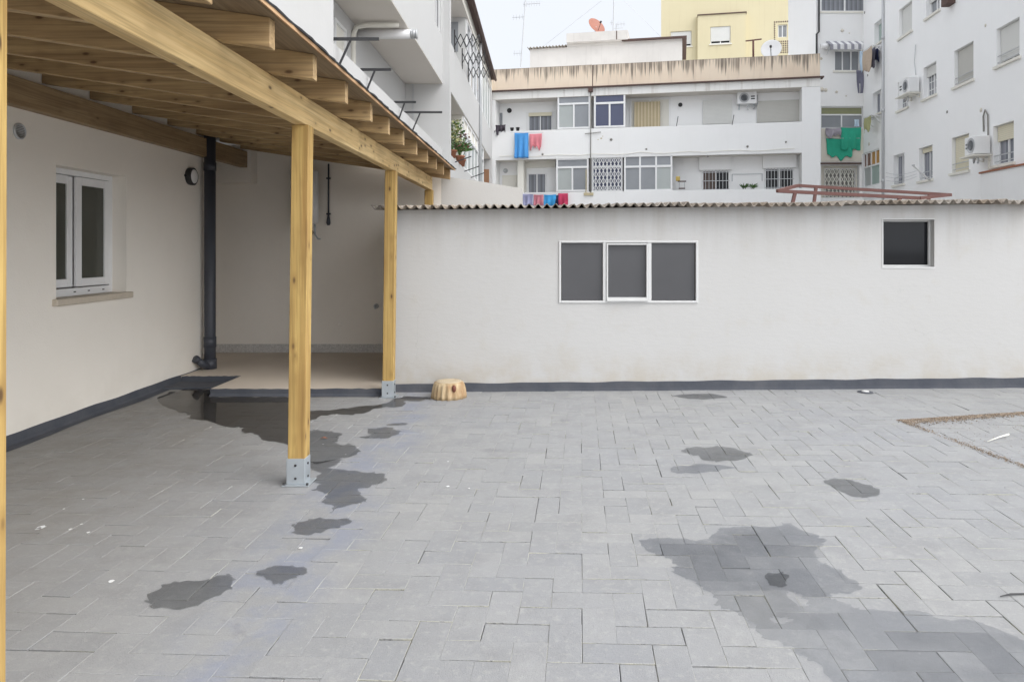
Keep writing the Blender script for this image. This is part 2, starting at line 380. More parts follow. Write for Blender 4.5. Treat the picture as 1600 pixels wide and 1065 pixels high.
class MB:
    def __init__(s): s.v = []; s.f = []; s.sm = []
    def add(s, vs, fs, smooth=False):
        b = len(s.v); s.v += [Vector(x) for x in vs]
        for f in fs: s.f.append([b + i for i in f]); s.sm.append(smooth)
        return s
    def fbox(s, fr, u0, u1, n0, n1, z0, z1):
        vs = [fr.p(u, n, z) for z in (z0, z1) for n in (n0, n1) for u in (u0, u1)]
        return s.add(vs, [(0, 1, 3, 2), (4, 6, 7, 5), (0, 4, 5, 1), (2, 3, 7, 6), (0, 2, 6, 4), (1, 5, 7, 3)])
    def box(s, x0, x1, y0, y1, z0, z1):
        return s.fbox(WORLD, x0, x1, -y0, -y1, z0, z1)
    def bar(s, p0, p1, w, h=None, up=(0, 0, 1)):
        h = h or w; p0, p1 = Vector(p0), Vector(p1); d = (p1 - p0).normalized()
        a = d.cross(Vector(up)); a = a.normalized() if a.length > 1e-4 else Vector((1, 0, 0))
        b = a.cross(d).normalized()
        vs = [p + a * i * w / 2 + b * j * h / 2 for p in (p0, p1) for i, j in ((-1, -1), (1, -1), (1, 1), (-1, 1))]
        return s.add(vs, [(0, 1, 2, 3), (4, 7, 6, 5), (0, 4, 5, 1), (1, 5, 6, 2), (2, 6, 7, 3), (3, 7, 4, 0)])
    def tube(s, pts, r, seg=10):
        pts = [Vector(p) for p in pts]; vs = []; fs = []; k = len(pts)
        prev = None
        for i, p in enumerate(pts):
            d = (pts[min(i + 1, k - 1)] - pts[max(i - 1, 0)]).normalized()
            if prev is None:
                a = d.cross(Vector((0, 0, 1)))
                if a.length < .05: a = d.cross(Vector((1, 0, 0)))
            else: a = prev - d * prev.dot(d)
            a.normalize(); prev = a; b = d.cross(a)
            rr = r[i] if isinstance(r, (list, tuple)) else r
            vs += [p + (a * math.cos(t) + b * math.sin(t)) * rr for t in (2 * math.pi * j / seg for j in range(seg))]
        for i in range(k - 1):
            for j in range(seg):
                j2 = (j + 1) % seg
                fs.append((i * seg + j, i * seg + j2, (i + 1) * seg + j2, (i + 1) * seg + j))
        fs.append(tuple(range(seg))[::-1]); fs.append(tuple((k - 1) * seg + j for j in range(seg)))
        return s.add(vs, fs, seg > 6)
    def disc(s, c, axis, r, t, seg=20):
        c = Vector(c); a = Vector(axis).normalized()
        return s.tube([c, c + a * t], r, seg)
    def lathe(s, c, axis, prof, seg=24, flute=None):
        c = Vector(c); ax = Vector(axis).normalized()
        a = ax.cross(Vector((0, 0, 1)));
        if a.length < .05: a = Vector((1, 0, 0))
        a.normalize(); b = ax.cross(a); vs = []; fs = []
        for k, (r, h) in enumerate(prof):
            for j in range(seg):
                t = 2 * math.pi * j / seg
                rr = r * (flute(t, k) if flute else 1)
                vs.append(c + ax * h + (a * math.cos(t) + b * math.sin(t)) * rr)
        for k in range(len(prof) - 1):
            for j in range(seg):
                j2 = (j + 1) % seg
                fs.append((k * seg + j, k * seg + j2, (k + 1) * seg + j2, (k + 1) * seg + j))
        fs.append(tuple(range(seg))[::-1]); fs.append(tuple((len(prof) - 1) * seg + j for j in range(seg)))
        return s.add(vs, fs, True)
    def prism(s, fr, poly, n0, n1):                      # polygon (u,z) extruded along n
        k = len(poly)
        vs = [fr.p(u, n, z) for n in (n0, n1) for u, z in poly]
        fs = [tuple(range(k)), tuple(range(2 * k - 1, k - 1, -1))]
        fs += [(i, i + k, (i + 1) % k + k, (i + 1) % k) for i in range(k)]
        return s.add(vs, fs)
    def slab(s, poly, z0, z1):                           # polygon (x,y) extruded up
        k = len(poly)
        vs = [(x, y, z) for z in (z0, z1) for x, y in poly]
        fs = [tuple(range(k))[::-1], tuple(range(k, 2 * k))]
        fs += [(i, (i + 1) % k, (i + 1) % k + k, i + k) for i in range(k)]
        return s.add(vs, fs)
    def wall(s, fr, u0, u1, z0, z1, holes, n=0.0, depth=.15, thick=None):   # front sheet with openings and reveals
        us = sorted({u0, u1, *[h[0] for h in holes], *[h[1] for h in holes]})
        zs = sorted({z0, z1, *[h[2] for h in holes], *[h[3] for h in holes]})
        us = [u for u in us if u0 <= u <= u1]; zs = [z for z in zs if z0 <= z <= z1]
        for i in range(len(us) - 1):
            for j in range(len(zs) - 1):
                cu, cz = (us[i] + us[i + 1]) / 2, (zs[j] + zs[j + 1]) / 2
                if any(h[0] < cu < h[1] and h[2] < cz < h[3] for h in holes): continue
                s.add([fr.p(us[i], n, zs[j]), fr.p(us[i + 1], n, zs[j]), fr.p(us[i + 1], n, zs[j + 1]), fr.p(us[i], n, zs[j + 1])], [(0, 1, 2, 3)])
        for a, b, c, d in holes:
            c4 = [(a, c), (b, c), (b, d), (a, d)]
            for i in range(4):
                (p, q), (p2, q2) = c4[i], c4[(i + 1) % 4]
                s.add([fr.p(p, n, q), fr.p(p2, n, q2), fr.p(p2, n - depth, q2), fr.p(p, n - depth, q)], [(0, 1, 2, 3)])
        if thick:                                         # close the other five sides
            vs = [fr.p(u, m, z) for z in (z0, z1) for m in (n - thick, n) for u in (u0, u1)]
            s.add(vs, [(0, 1, 3, 2), (4, 6, 7, 5), (0, 4, 5, 1), (0, 2, 6, 4), (1, 5, 7, 3)])
        return s
    def build(s, name, mat, parent=None, bevel=0.0, origin=None):
        me = bpy.data.meshes.new(name)
        root = parent
        while root is not None and root.parent is not None: root = root.parent
        off = Vector(root.location) if root is not None else Vector(origin or (0, 0, 0))
        me.from_pydata([tuple(v - off) for v in s.v], [], s.f)
        bm = bmesh.new(); bm.from_mesh(me)
        for f, q in zip(bm.faces, s.sm): f.smooth = q
        bmesh.ops.recalc_face_normals(bm, faces=bm.faces)
        if bevel:
            es = [e for e in bm.edges if len(e.link_faces) == 2 and e.calc_face_angle(0) > .6]
            bmesh.ops.bevel(bm, geom=es, offset=bevel, segments=1, affect='EDGES')
        bm.to_mesh(me); bm.free()
        me.materials.append(M[mat] if isinstance(mat, str) else mat)
        o = bpy.data.objects.new(name, me); COL.objects.link(o)
        if parent is not None: o.parent = parent
        else: o.location = off
        return o

def tag(o, label=None, cat=None, group=None, kind=None):
    for k, v in (('label', label), ('category', cat), ('group', group), ('kind', kind)):
        if v: o[k] = v
    return o
def thing(name, loc, label, cat, group=None):
    o = bpy.data.objects.new(name, None); COL.objects.link(o)
    o.location = loc; o.empty_display_size = .1
    return tag(o, label, cat, group)
def structure(o): o['kind'] = 'structure'; return o
def gz(x): return max(0.0, x + 1.6) * .0072             # the yard rises a little to the right
def ground(px, py, dz=0.0):
    z = 0.0
    for _ in range(4):
        Y = (H - z) * F / (py - CY); X = (px - CX) / F * Y; z = gz(X)
    return X, Y, z + dz
def at(px, py, Y): return Vector(((px - CX) / F * Y, Y, H - (py - CY) / F * Y))

# ------------------------------------------------------------------ camera
cam = bpy.data.cameras.new('camera'); co = bpy.data.objects.new('camera', cam); COL.objects.link(co)
co.location = (0, 0, H); co.rotation_euler = (R(90), 0, 0)
cam.sensor_width = 36; cam.lens = 36 * F / 1600
cam.shift_x = -(CX - 800) / 1600; cam.shift_y = -(532.5 - CY) / 1600
cam.clip_start = .05; cam.clip_end = 2000
scene.camera = co

# ------------------------------------------------------------------ light
SUN_EL, SUN_AZ = R(46), R(118)                          # azimuth clockwise from +Y
w = bpy.data.worlds.new('World'); scene.world = w; w.use_nodes = True
nt = w.node_tree; bg = nt.nodes['Background']
sky = nt.nodes.new('ShaderNodeTexSky'); sky.sky_type = 'NISHITA'; sky.sun_disc = False
sky.sun_elevation = SUN_EL; sky.sun_rotation = SUN_AZ
sky.air_density = 1.0; sky.dust_density = 5.0; sky.ozone_density = 1.0
hs = nt.nodes.new('ShaderNodeHueSaturation'); hs.inputs['Saturation'].default_value = .30
nt.links.new(sky.outputs[0], hs.inputs['Color'])
# an even veil of high cloud
mx = nt.nodes.new('ShaderNodeMixRGB'); mx.inputs[0].default_value = .72
tc = nt.nodes.new('ShaderNodeTexCoord'); nz = nt.nodes.new('ShaderNodeTexNoise')
nz.inputs['Scale'].default_value = 2.2; nz.inputs['Detail'].default_value = 5
nt.links.new(tc.outputs['Generated'], nz.inputs['Vector'])
cr = nt.nodes.new('ShaderNodeMapRange')
for i, v in ((1, .3), (2, .7), (3, 0.0), (4, 1.0)): cr.inputs[i].default_value = v
nt.links.new(nz.outputs['Fac'], cr.inputs[0])
cm = nt.nodes.new('ShaderNodeMixRGB')
cm.inputs[1].default_value = (6.75, 7.1, 7.7, 1); cm.inputs[2].default_value = (7.3, 7.55, 7.9, 1)
nt.links.new(cr.outputs[0], cm.inputs[0])
nt.links.new(hs.outputs[0], mx.inputs[1]); nt.links.new(cm.outputs[0], mx.inputs[2])
# sky brightened out of view on the sun's side, added as fill under the pergola
geo = nt.nodes.new('ShaderNodeVectorMath'); geo.operation = 'DOT_PRODUCT'
nt.links.new(tc.outputs['Generated'], geo.inputs[0])
geo.inputs[1].default_value = (math.sin(SUN_AZ) * math.cos(R(25)), math.cos(SUN_AZ) * math.cos(R(25)), math.sin(R(25)))
gr = nt.nodes.new('ShaderNodeMapRange'); gr.interpolation_type = 'SMOOTHSTEP'
for i, v in ((1, -.1), (2, 1.0), (3, 1.0), (4, 2.3)): gr.inputs[i].default_value = v
nt.links.new(geo.outputs['Value'], gr.inputs[0])
gm = nt.nodes.new('ShaderNodeVectorMath'); gm.operation = 'SCALE'
nt.links.new(mx.outputs[0], gm.inputs[0]); nt.links.new(gr.outputs[0], gm.inputs['Scale'])
nt.links.new(gm.outputs[0], bg.inputs['Color'])
bg.inputs['Strength'].default_value = .10
sl = bpy.data.lights.new('sun', 'SUN'); so = bpy.data.objects.new('sun', sl); COL.objects.link(so)
sl.energy = .55; sl.angle = R(40); sl.color = (1.0, .965, .91)
sd = Vector((math.sin(SUN_AZ) * math.cos(SUN_EL), math.cos(SUN_AZ) * math.cos(SUN_EL), math.sin(SUN_EL)))
so.rotation_euler = sd.to_track_quat('Z', 'Y').to_euler(); so.location = (3, -8, 14)
scene.view_settings.view_transform = 'Standard'; scene.view_settings.look = 'None'
scene.view_settings.exposure = 0.66; scene.view_settings.gamma = 1.0

# ------------------------------------------------------------------ ground and paving
g = MB(); g.add([(-300, -300, -.05), (300, -300, -.05), (300, 300, -.05), (-300, 300, -.05)], [(0, 1, 2, 3)])
structure(g.build('ground', 'ground'))
XA, XB, YA, YB = -4.5, 5.5, -4.2, 7.9
g = MB()
xs = [XA, -1.6, XB]
for i in range(2):
    a, b = xs[i], xs[i + 1]
    g.add([(a, YA, gz(a) - .012), (b, YA, gz(b) - .012), (b, YB, gz(b) - .012), (a, YB, gz(a) - .012)], [(0, 1, 2, 3)])
structure(g.build('paving_bed', 'joint'))

DRYING = [(999, 850), (1017, 840), (1062, 843), (1108, 842), (1127, 825), (1170, 824), (1212, 822), (1232, 819), (1282, 840), (1286, 850), (1275, 861), (1282, 877), (1313, 892), (1344, 916), (1329, 925), (1302, 929), (1298, 936), (1331, 945), (1352, 954), (1437, 954), (1461, 966), (1523, 972), (1596, 997), (1640, 1012), (1700, 1100), (1500, 1200), (1330, 1110), (1290, 1050), (1259, 1028), (1228, 1009), (1189, 993), (1178, 974), (1154, 960), (1123, 947), (1116, 935), (1096, 916), (1081, 908), (1050, 892), (1056, 881), (1038, 871), (1019, 863)]
def inside(x, y, P):
    c = False; k = len(P)
    for i in range(k):
        (x1, y1), (x2, y2) = P[i], P[i - 1]
        if (y1 > y) != (y2 > y) and x < (x2 - x1) * (y - y1) / (y2 - y1) + x1: c = not c
    return c
def paving():
    PG = [ground(*q)[:2] for q in DRYING]
    L, Wd = .268, .134
    th = R(-3.0); cs, sn = math.cos(th), math.sin(th)
    ox, oy = .03, .02
    vs, fs, tone, edge, damp = [], [], [], [], []
    N = 80
    rng = random.Random(11)
    for i in range(-N, N):
        for j in range(-N, N):
            k = (i - j) % 4
            if k == 0: a0, a1, b0, b1 = i * Wd, (i + 2) * Wd, j * Wd, (j + 1) * Wd
            elif k == 3: a0, a1, b0, b1 = i * Wd, (i + 1) * Wd, j * Wd, (j + 2) * Wd
            else: continue
            mx_, my_ = (a0 + a1) / 2, (b0 + b1) / 2
            X = ox + mx_ * cs - my_ * sn; Y = 3 + oy + mx_ * sn + my_ * cs
            if not (XA < X < XB and YA < Y < YB): continue
            wide = rng.random() < .68 * max(.25, min(1, .55 + .18 * X))
            ins = [(0.0 if rng.random() < ((.64, .90) if q < 2 else (.24, .62))[0 if wide else 1] else rng.uniform(.0010, .0030) if q < 2 else rng.uniform(.002, .0062)) for q in range(4)]
            A0, A1, B0, B1 = a0 + ins[0], a1 - ins[1], b0 + ins[2], b1 - ins[3]
            sd8 = (0, 2, 1, 2, 1, 3, 0, 3); jt = [(rng.uniform(-.0014, .0022) if ins[sd8[q]] else 0.0) for q in range(8)]
            rot = rng.gauss(0, .0022); dz = rng.gauss(0, .0010); tx, ty = rng.gauss(0, .0045), rng.gauss(0, .0045)
            t = min(1, max(0, rng.gauss(.5, .22)))
            ins_n = sum(inside(X + a * .05, Y + b * .05, PG) for a in (-1, 1) for b in (-1, 1))
            wet = rng.choice((.12, .2, .28, .36, .45, .55)) if ins_n == 4 else 0.0
            base = len(vs); bv = rng.uniform(.0011, .0022)
            for ring, (d, z) in enumerate(((0, -.014), (0, -bv * .9), (bv, 0))):
                for (pa, pb) in ((A0 + jt[0] + d, B0 + jt[1] + d), (A1 - jt[2] - d, B0 + jt[3] + d), (A1 - jt[4] - d, B1 - jt[5] - d), (A0 + jt[6] + d, B1 - jt[7] - d)):
                    ra, rb = pa - mx_, pb - my_
                    pa2, pb2 = mx_ + ra - rb * rot, my_ + rb + ra * rot
                    x = ox + pa2 * cs - pb2 * sn; y = 3 + oy + pa2 * sn + pb2 * cs
                    zz = gz(x) + z + (dz + ra * tx + rb * ty if ring else 0)
                    vs.append((x, y, zz)); tone.append(t); edge.append(0.0 if ring == 2 else 1.0); damp.append(wet)
            for r in (0, 1):
                for q in range(4):
                    q2 = (q + 1) % 4
                    fs.append((base + r * 4 + q, base + r * 4 + q2, base + r * 4 + 4 + q2, base + r * 4 + 4 + q))
            fs.append((base + 8, base + 9, base + 10, base + 11))
    me = bpy.data.meshes.new('courtyard_paving'); me.from_pydata(vs, [], fs)
    for nm, arr in (('tone', tone), ('edge', edge), ('damp', damp)):
        a = me.attributes.new(nm, 'FLOAT', 'POINT'); a.data.foreach_set('value', arr)
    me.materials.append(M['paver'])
    o = bpy.data.objects.new('courtyard_paving', me); COL.objects.link(o)
    return structure(o)
paving()

def wobble(pts, amp, seed, sub=7):
    rng = random.Random(seed); out = []
    for i in range(len(pts)):
        a, b = Vector(pts[i]), Vector(pts[(i + 1) % len(pts)])
        p0, p3 = Vector(pts[i - 1]), Vector(pts[(i + 2) % len(pts)])
        for k in range(sub):
            t = k / sub
            q = .5 * ((2 * a) + (b - p0) * t + (2 * p0 - 5 * a + 4 * b - p3) * t * t + (3 * a - p0 - 3 * b + p3) * t ** 3)
            q += Vector((rng.uniform(-1, 1), rng.uniform(-.5, .5))) * amp * (.8 if k else .4) + Vector((math.sin(i * 2.7 + k * 1.1 + seed), .5 * math.sin(i * 3.9 + k * .9 + seed * 2))) * amp * 1.3
            out.append((q.x, q.y))
    return out
def puddle(loops, mat, h=.0035, amp=2.0, seed=1):
    L3 = []
    for lp in loops: L3.append([Vector(ground(x, y, h)) for x, y in wobble(lp, amp, seed)])
    flat = [v for lp in L3 for v in lp]
    tris = tessellate_polygon([[Vector((v.x, v.y, 0)) for v in lp] for lp in L3])
    b = MB(); b.add(flat, tris)
    return structure(b.build('puddle', mat))
puddle([[(246, 627), (279, 643), (297, 649), (294, 655), (322, 656), (343, 665), (377, 668), (380, 674), (398, 679), (416, 688), (443, 693), (470, 697),
         (474, 664), (488, 657), (508, 649), (557, 647), (594, 638), (630, 634), (634, 627), (672, 625), (668, 620), (625, 622), (591, 632), (535, 638), (481, 643), (460, 642), (450, 622), (400, 620.5), (336, 619.5), (330, 609), (318, 607), (290, 608), (262, 615)]], 'water', .0045, 1.5, 2)
puddle([[(478, 676), (503, 674), (533, 677), (525, 692), (549, 695), (562, 706), (535, 717), (480, 721)]], 'wet', .0035, 2, 3)
puddle([[(564, 683), (578, 680), (575, 672), (592, 668), (612, 669), (626, 675), (608, 683), (586, 686)]], 'wet', .0035, 1.5, 4)
puddle([[(603, 664), (620, 661), (638, 662), (622, 665)]], 'wet', .0035, .5, 5)
puddle([[(482, 723), (536, 719), (515, 730), (552, 736), (588, 739), (604, 747), (592, 757), (560, 765), (572, 780), (566, 786), (538, 790), (515, 802), (520, 792), (503, 785), (510, 775), (505, 768), (488, 766), (500, 757), (482, 752), (500, 742)]], 'wet', .0035, 2, 6)
puddle([[(458, 827), (464, 817), (490, 811), (520, 810), (548, 813), (530, 823), (495, 833), (462, 836)]], 'wet', .0035, 2, 7)
puddle([[(229, 937), (256, 913), (290, 909), (332, 904), (358, 896), (367, 908), (351, 925), (303, 948), (242, 952), (236, 944)]], 'wet', .0035, 3, 8)
puddle([[(401, 894), (425, 886), (455, 883), (481, 892), (462, 902), (435, 912), (415, 905)]], 'wet', .0035, 2, 9)
puddle([[(1066, 704), (1085, 699), (1125, 698), (1160, 704), (1175, 712), (1150, 719), (1115, 721), (1085, 712)]], 'wet', .0035, 2, 10)
puddle([[(1050, 732), (1065, 727), (1125, 727), (1152, 731), (1110, 737), (1060, 741)]], 'damp', .0035, 2, 11)
puddle([[(1288, 752), (1310, 748), (1345, 754), (1372, 765), (1372, 774), (1345, 777), (1315, 769)]], 'wet', .0035, 1.5, 12)
puddle([[(1050, 618), (1110, 615.5), (1136, 621), (1090, 623.5)]], 'wet', .0035, .6, 13)
puddle([DRYING,
        [(1229, 927), (1245, 925), (1258, 938), (1262, 946), (1246, 946)], [(1205, 966), (1222, 963), (1236, 969), (1225, 974), (1210, 973)]], 'damp', .0038, 2.5, 14)
puddle([[(1197, 898), (1226, 896), (1228, 914), (1205, 916)]], 'wet', .0046, 2, 15)

# ------------------------------------------------------------------ shed across the yard
SY = 7.61
fs_ = Frame((0, SY), 0.0)
shed = thing('shed', (1.8, SY, 0), 'long low white plastered shed with grey corrugated roof across the yard', 'shed')
XL, XR = -1.61, 5.19
w1 = fs_.rect(875, 1089, 377, 472); w2 = fs_.rect(1380, 1460, 343, 417)
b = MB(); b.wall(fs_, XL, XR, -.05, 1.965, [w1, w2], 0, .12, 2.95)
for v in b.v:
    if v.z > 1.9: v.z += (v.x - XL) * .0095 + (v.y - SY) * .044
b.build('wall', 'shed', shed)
# dark waterproof band round the foot, turned out onto the paving
b = MB(); n = 60; prof = lambda x: [(.0, gz(x) - .01), (.028, gz(x) - .01), (.016, gz(x) + .03), (.008, .085 + (x - XL) * .0062 + gz(x) * .55 + .006 * math.sin(x * 9.1) * math.sin(x * 2.3)), (0.0, .087 + (x - XL) * .0062 + gz(x) * .55 + .006 * math.sin(x * 9.1) * math.sin(x * 2.3))]
vs = []; fsx = []
for i in range(n + 1):
    x = XL + (XR - XL) * i / n
    for d, z in prof(x): vs.append((x, SY - d, z))
for i in range(n):
    for k in range(4): fsx.append((i * 5 + k, i * 5 + k + 1, i * 5 + 6 + k, i * 5 + 5 + k))
b.add(vs, fsx); b.build('plinth_band', 'band', shed)
# roof
b = MB(); P = .093; x0, x1 = -1.83, 5.34; nx = int((x1 - x0) / (P / 8)); rng = random.Random(5)
sheets = {}
rows = [7.43, 7.9, 8.6, 9.4, 10.1, 10.62]
vs = []; fsx = []; ny = len(rows)
for i in range(nx + 1):
    x = x0 + i * P / 8; s_ = int((x - x0) / .84)
    if s_ not in sheets: sheets[s_] = (rng.uniform(-.02, .02), rng.uniform(-.006, .008), rng.uniform(-.004, .004))
    dy, dz, tl = sheets[s_]
    cyc = int((x - x0) / P); rg = random.Random(cyc); chip = rg.uniform(-.012, .012); 
    amp = .021 * rg.uniform(.85, 1.12)
    for k, y in enumerate(rows):
        yy = y + (dy + chip if k == 0 else 0)
        z = 1.980 + (x - XL) * .0095 + (y - 7.43) * .046 + dz + amp * math.cos(2 * math.pi * (x - x0) / P) + rg.uniform(-.003, .003)
        vs.append((x, yy, z))
for i in range(nx):
    for k in range(ny - 1): fsx.append((i * ny + k, (i + 1) * ny + k, (i + 1) * ny + k + 1, i * ny + k + 1))
b.add(vs, fsx, True)
roof = b.build('roof', 'corr', shed)
sm = roof.modifiers.new('thickness', 'SOLIDIFY'); sm.thickness = .007; sm.offset = 0
# mortar lumps and moss line along the ridge
b = MB(); rng = random.Random(9); pts = []; 
for i in range(90):
    x = -.35 + 3.7 * i / 89
    pts.append((x, 10.35 + .05 * math.sin(i * .7), 2.09 + (x - XL) * .0095 + .008 * math.sin(i * .31) + .05 * math.exp(-((x - 2.6) / .5) ** 2) + rng.uniform(-.006, .006)))
b.tube(pts, [max(.006, .035 + .015 * math.sin(i * .23)) if 2 < i < 86 else .004 for i in range(90)], 7)
b.build('ridge_mortar', 'corr', shed)
# windows of the shed
fw = MB(); u0, u1, z0, z1 = w1
def ring(b, fr, u0, u1, z0, z1, n0, n1, wd, bot=None):
    bot = bot or wd
    b.fbox(fr, u0, u0 + wd, n0, n1, z0, z1); b.fbox(fr, u1 - wd, u1, n0, n1, z0, z1)
    b.fbox(fr, u0 + wd, u1 - wd, n0, n1, z1 - wd, z1); b.fbox(fr, u0 + wd, u1 - wd, n0, n1, z0, z0 + bot)
ring(fw, fs_, u0 - .012, u1 + .012, z0 - .008, z1 + .008, -.05, .012, .024)
a = u0 + (u1 - u0) * .325; c = u0 + (u1 - u0) * .655
fw.fbox(fs_, a - .018, a + .018, -.05, .008, z0 + .016, z1 - .016); fw.fbox(fs_, c - .018, c + .018, -.05, .008, z0 + .016, z1 - .016)
wf = fw.build('window', 'frame_white', shed, .003)
sb = MB(); ring(sb, fs_, a + .020, c - .020, z0 + .026, z1 - .022, -.045, .02, .017, .026)
sb.fbox(fs_, a + .02, c - .02, -.03, .034, z0 + .012, z0 + .027)
sb.build('sash', 'frame_white', wf, .002)
pb = MB()
for p, q in ((u0 + .02, a - .02), (a + .04, c - .04), (c + .02, u1 - .02)): pb.fbox(fs_, p, q, -.04, -.025, z0 + .02, z1 - .02)
pb.build('pane', 'glass_shed', wf)
u0, u1, z0, z1 = w2
fw = MB(); ring(fw, fs_, u0, u1, z0, z1, -.118, -.075, .02)
wf = fw.build('window', 'frame_white', shed, .003)
MB().fbox(fs_, u0 + .015, u1 - .015, -.115, -.1, z0 + .015, z1 - .015).build('pane', 'glass_dark', wf)
tr = MB(); tr.fbox(fs_, u0 - .014, u0, -.01, .006, z0 - .016, z1 + .012); tr.fbox(fs_, u0, u1, -.01, .006, z1, z1 + .012); tr.fbox(fs_, u0, u1, -.01, .006, z0 - .016, z0)
tr.build('trim', 'frame_white', wf, .002)
# rusty frame lying on the shed roof
def rail_frame():
    o = thing('rusty_frame', (4.0, 8.6, 2.1), 'rusty red steel frame on short legs standing on the corrugated roof', 'steel frame')
    A, B_, C_, D = at(1215, 298.5, 7.75), at(1436, 309.5, 7.75), at(1485, 304.5, 8.75), at(1246, 290, 8.75)
    b = MB()
    for p, q in ((A, B_), (B_, C_), (C_, D), (D, A)): b.bar(p, q, .036, .036)
    b.build('rail', 'rust', o)
    for px, py, Y, p0, p1 in ((1242, 300, 7.75, A, B_), (1275, 291.5, 8.75, D, C_), (1406, 308, 7.75, A, B_), (1452.5, 303, 8.75, D, C_)):
        p = at(px, py, Y); zr = 1.975 + (p.x - XL) * .0095 + (Y - 7.43) * .046
        MB().bar((p.x - .03, Y, zr), (p.x, Y, p.z - .015), .034, .034, (0, 1, 0)).build('leg', 'rust', o)
rail_frame()

# right-hand boundary wall, coming towards the viewer
b = MB(); b.box(5.20, 5.42, 7.615, 9.5, -.05, 1.9)
tag(b.build('boundary_wall', 'beige', None, .01), 'beige rendered wall stub at the right end of the shed', 'wall')

# ------------------------------------------------------------------ the ground-floor house wall on the left
XW, YC = -4.2, 8.68
fh = Frame((XW, 0), R(90))                              # u = Y, n = +X
fh.n = Vector((1, 0))
house = thing('house', (XW, 6.5, 0), 'cream plastered house wall with recessed white window under the pergola', 'house')
hz = 3.06
wu0, wu1, wz0, wz1 = 6.06, 7.08, 1.085, 2.27
b = MB(); b.wall(fh, -1.0, YC, -.05, hz, [(wu0, wu1, wz0, wz1)], 0, .2, .55)
b.build('wall', 'house', house)
b = MB(); vs = []; fsx = []; n = 60
for i in range(n + 1):
    y = -1.0 + (YC + 1.0) * i / n; t = .09 + .006 * math.sin(y * 7) * math.sin(y * 2.1)
    for d, z in ((0, t), (.006, t), (.014, .03), (.035, .012), (.10 + .02 * math.sin(y * 3.7), .0035)): vs.append((XW + d, y, z))
for i in range(n):
    for k in range(4): fsx.append((i * 5 + k, i * 5 + k + 1, i * 5 + 6 + k, i * 5 + 5 + k))
b.add(vs, fsx); b.build('plinth_band', 'band', house)
fw = MB(); ring(fw, fh, wu0, wu1, wz0 + .03, wz1, -.199, -.14, .05)
fw.fbox(fh, wu0 + .05, wu1 - .05, -.16, -.13, wz0 + .03, wz0 + .10)
wf = fw.build('window', 'white', house, .003)
for p, q, nn in ((wu0 + .06, wu0 + .46, -.165), (wu0 + .47, wu1 - .055, -.135)):
    s2 = MB(); ring(s2, fh, p, q, wz0 + .11, wz1 - .055, nn - .03, nn, .075)
    sh = s2.build('sash', 'white', wf, .003)
MB().fbox(fh, wu0 + .12, wu0 + .395, -.185, -.18, wz0 + .17, wz1 - .12).build('pane', 'glass_house', wf)
MB().fbox(fh, wu0 + .54, wu1 - .125, -.158, -.15, wz0 + .18, wz1 - .125).build('pane', 'glass_house', wf)
for y in (.42, .62, .84): MB().fbox(fh, wu0 + y, wu0 + y + .025, -.129, -.124, wz0 + .06, wz0 + .07).build('drain_slot', 'black', wf)
sl_ = MB(); sl_.fbox(fh, wu0 - .05, wu1 + .05, -.14, .045, wz0 - .03, wz0 + .028)
sl_.build('sill', 'stone', wf, .006)
# round vent and bulkhead lamp
v = Vector((XW, 5.63, 2.485))
o = thing('wall_vent', v, 'small round grey louvre vent high on the house wall near the first post', 'vent')
MB().lathe(v, (1, 0, 0), [(.066, 0), (.066, .012), (.056, .02), (.05, .012), (.05, .004)], 28).build('rim', 'alu', o)
lv = MB()
for i in range(7):
    z = -.04 + i * .0133; hw = math.sqrt(max(0, .05 ** 2 - z * z))
    lv.bar(v + Vector((.008, -hw, z)), v + Vector((.008, hw, z)), .008, .005)
lv.build('louvre', 'dim', o)
v = Vector((XW, 8.33, 2.40))
o = thing('wall_lamp', v, 'round black bulkhead lamp with white lens on the house wall', 'lamp')
MB().lathe(v, (1, 0, 0), [(.10, 0), (.105, .02), (.105, .055), (.088, .068), (.083, .06)], 32).build('housing', 'black', o)
MB().lathe(v + Vector((.055, 0, 0)), (1, 0, 0), [(.084, 0), (.08, .012), (.05, .022), (.01, .025)], 32).build('lens', 'white', o)
b = MB(); b.bar(v + Vector((.02, -.13, 0)), v + Vector((.02, -.10, 0)), .022, .022); b.build('cable_gland', 'black', o)

# back wall of the alcove running on as the garden wall behind the shed
YW = 9.95
fb = Frame((0, YW), 0.0)
gw = thing('garden_wall', (-2.5, YW, 0), 'white garden wall forming the back of the covered alcove and rising behind the shed roof', 'wall')
tp = [fb.hit(px, py)[0:2] for px, py in ((703, 277), (744, 282.5), (816, 294.5))]
poly = [(-4.95, -.05), (tp[2][0], -.05), tp[2], tp[1], tp[0], (-1.45, 2.60), (-1.45, 2.66), (-4.95, 3.06)]
b = MB(); b.prism(fb, [(-4.95, -.05), (-1.45, -.05), (-1.45, 2.66), (-4.95, 3.06)], -.20, 0); b.build('alcove_wall', 'alcove', gw)
b = MB(); b.prism(fb, [(-1.45, -.05), (tp[2][0], -.05), tp[2], tp[1], tp[0], (-1.45, 2.60)], -.20, .003); b.build('outer_wall', 'garden', gw)
b = MB(); b.box(-4.95, -4.74, YC + .002, YW - .002, -.05, 3.05); b.build('return_wall', 'alcove', gw)
b = MB(); b.box(-4.74, -4.05, YW - .22, YW - .002, 2.46, 2.98); b.build('bulkhead', 'alcove', gw, .004)
b = MB(); b.box(-4.74, -1.62, YW - .016, YW - .002, .081, .20); b.build('skirting', 'terrazzo', gw)
pv = [(-3.5, 7.40), (-1.63, 7.40), (-1.63, YW - .003), (-4.738, YW - .003), (-4.738, YC), (XW + .004, YC), (XW + .004, 8.13), (-3.5, 8.13)]
b = MB(); b.slab(pv, -.04, .078); structure(b.build('alcove_floor', 'floor'))
b = MB()
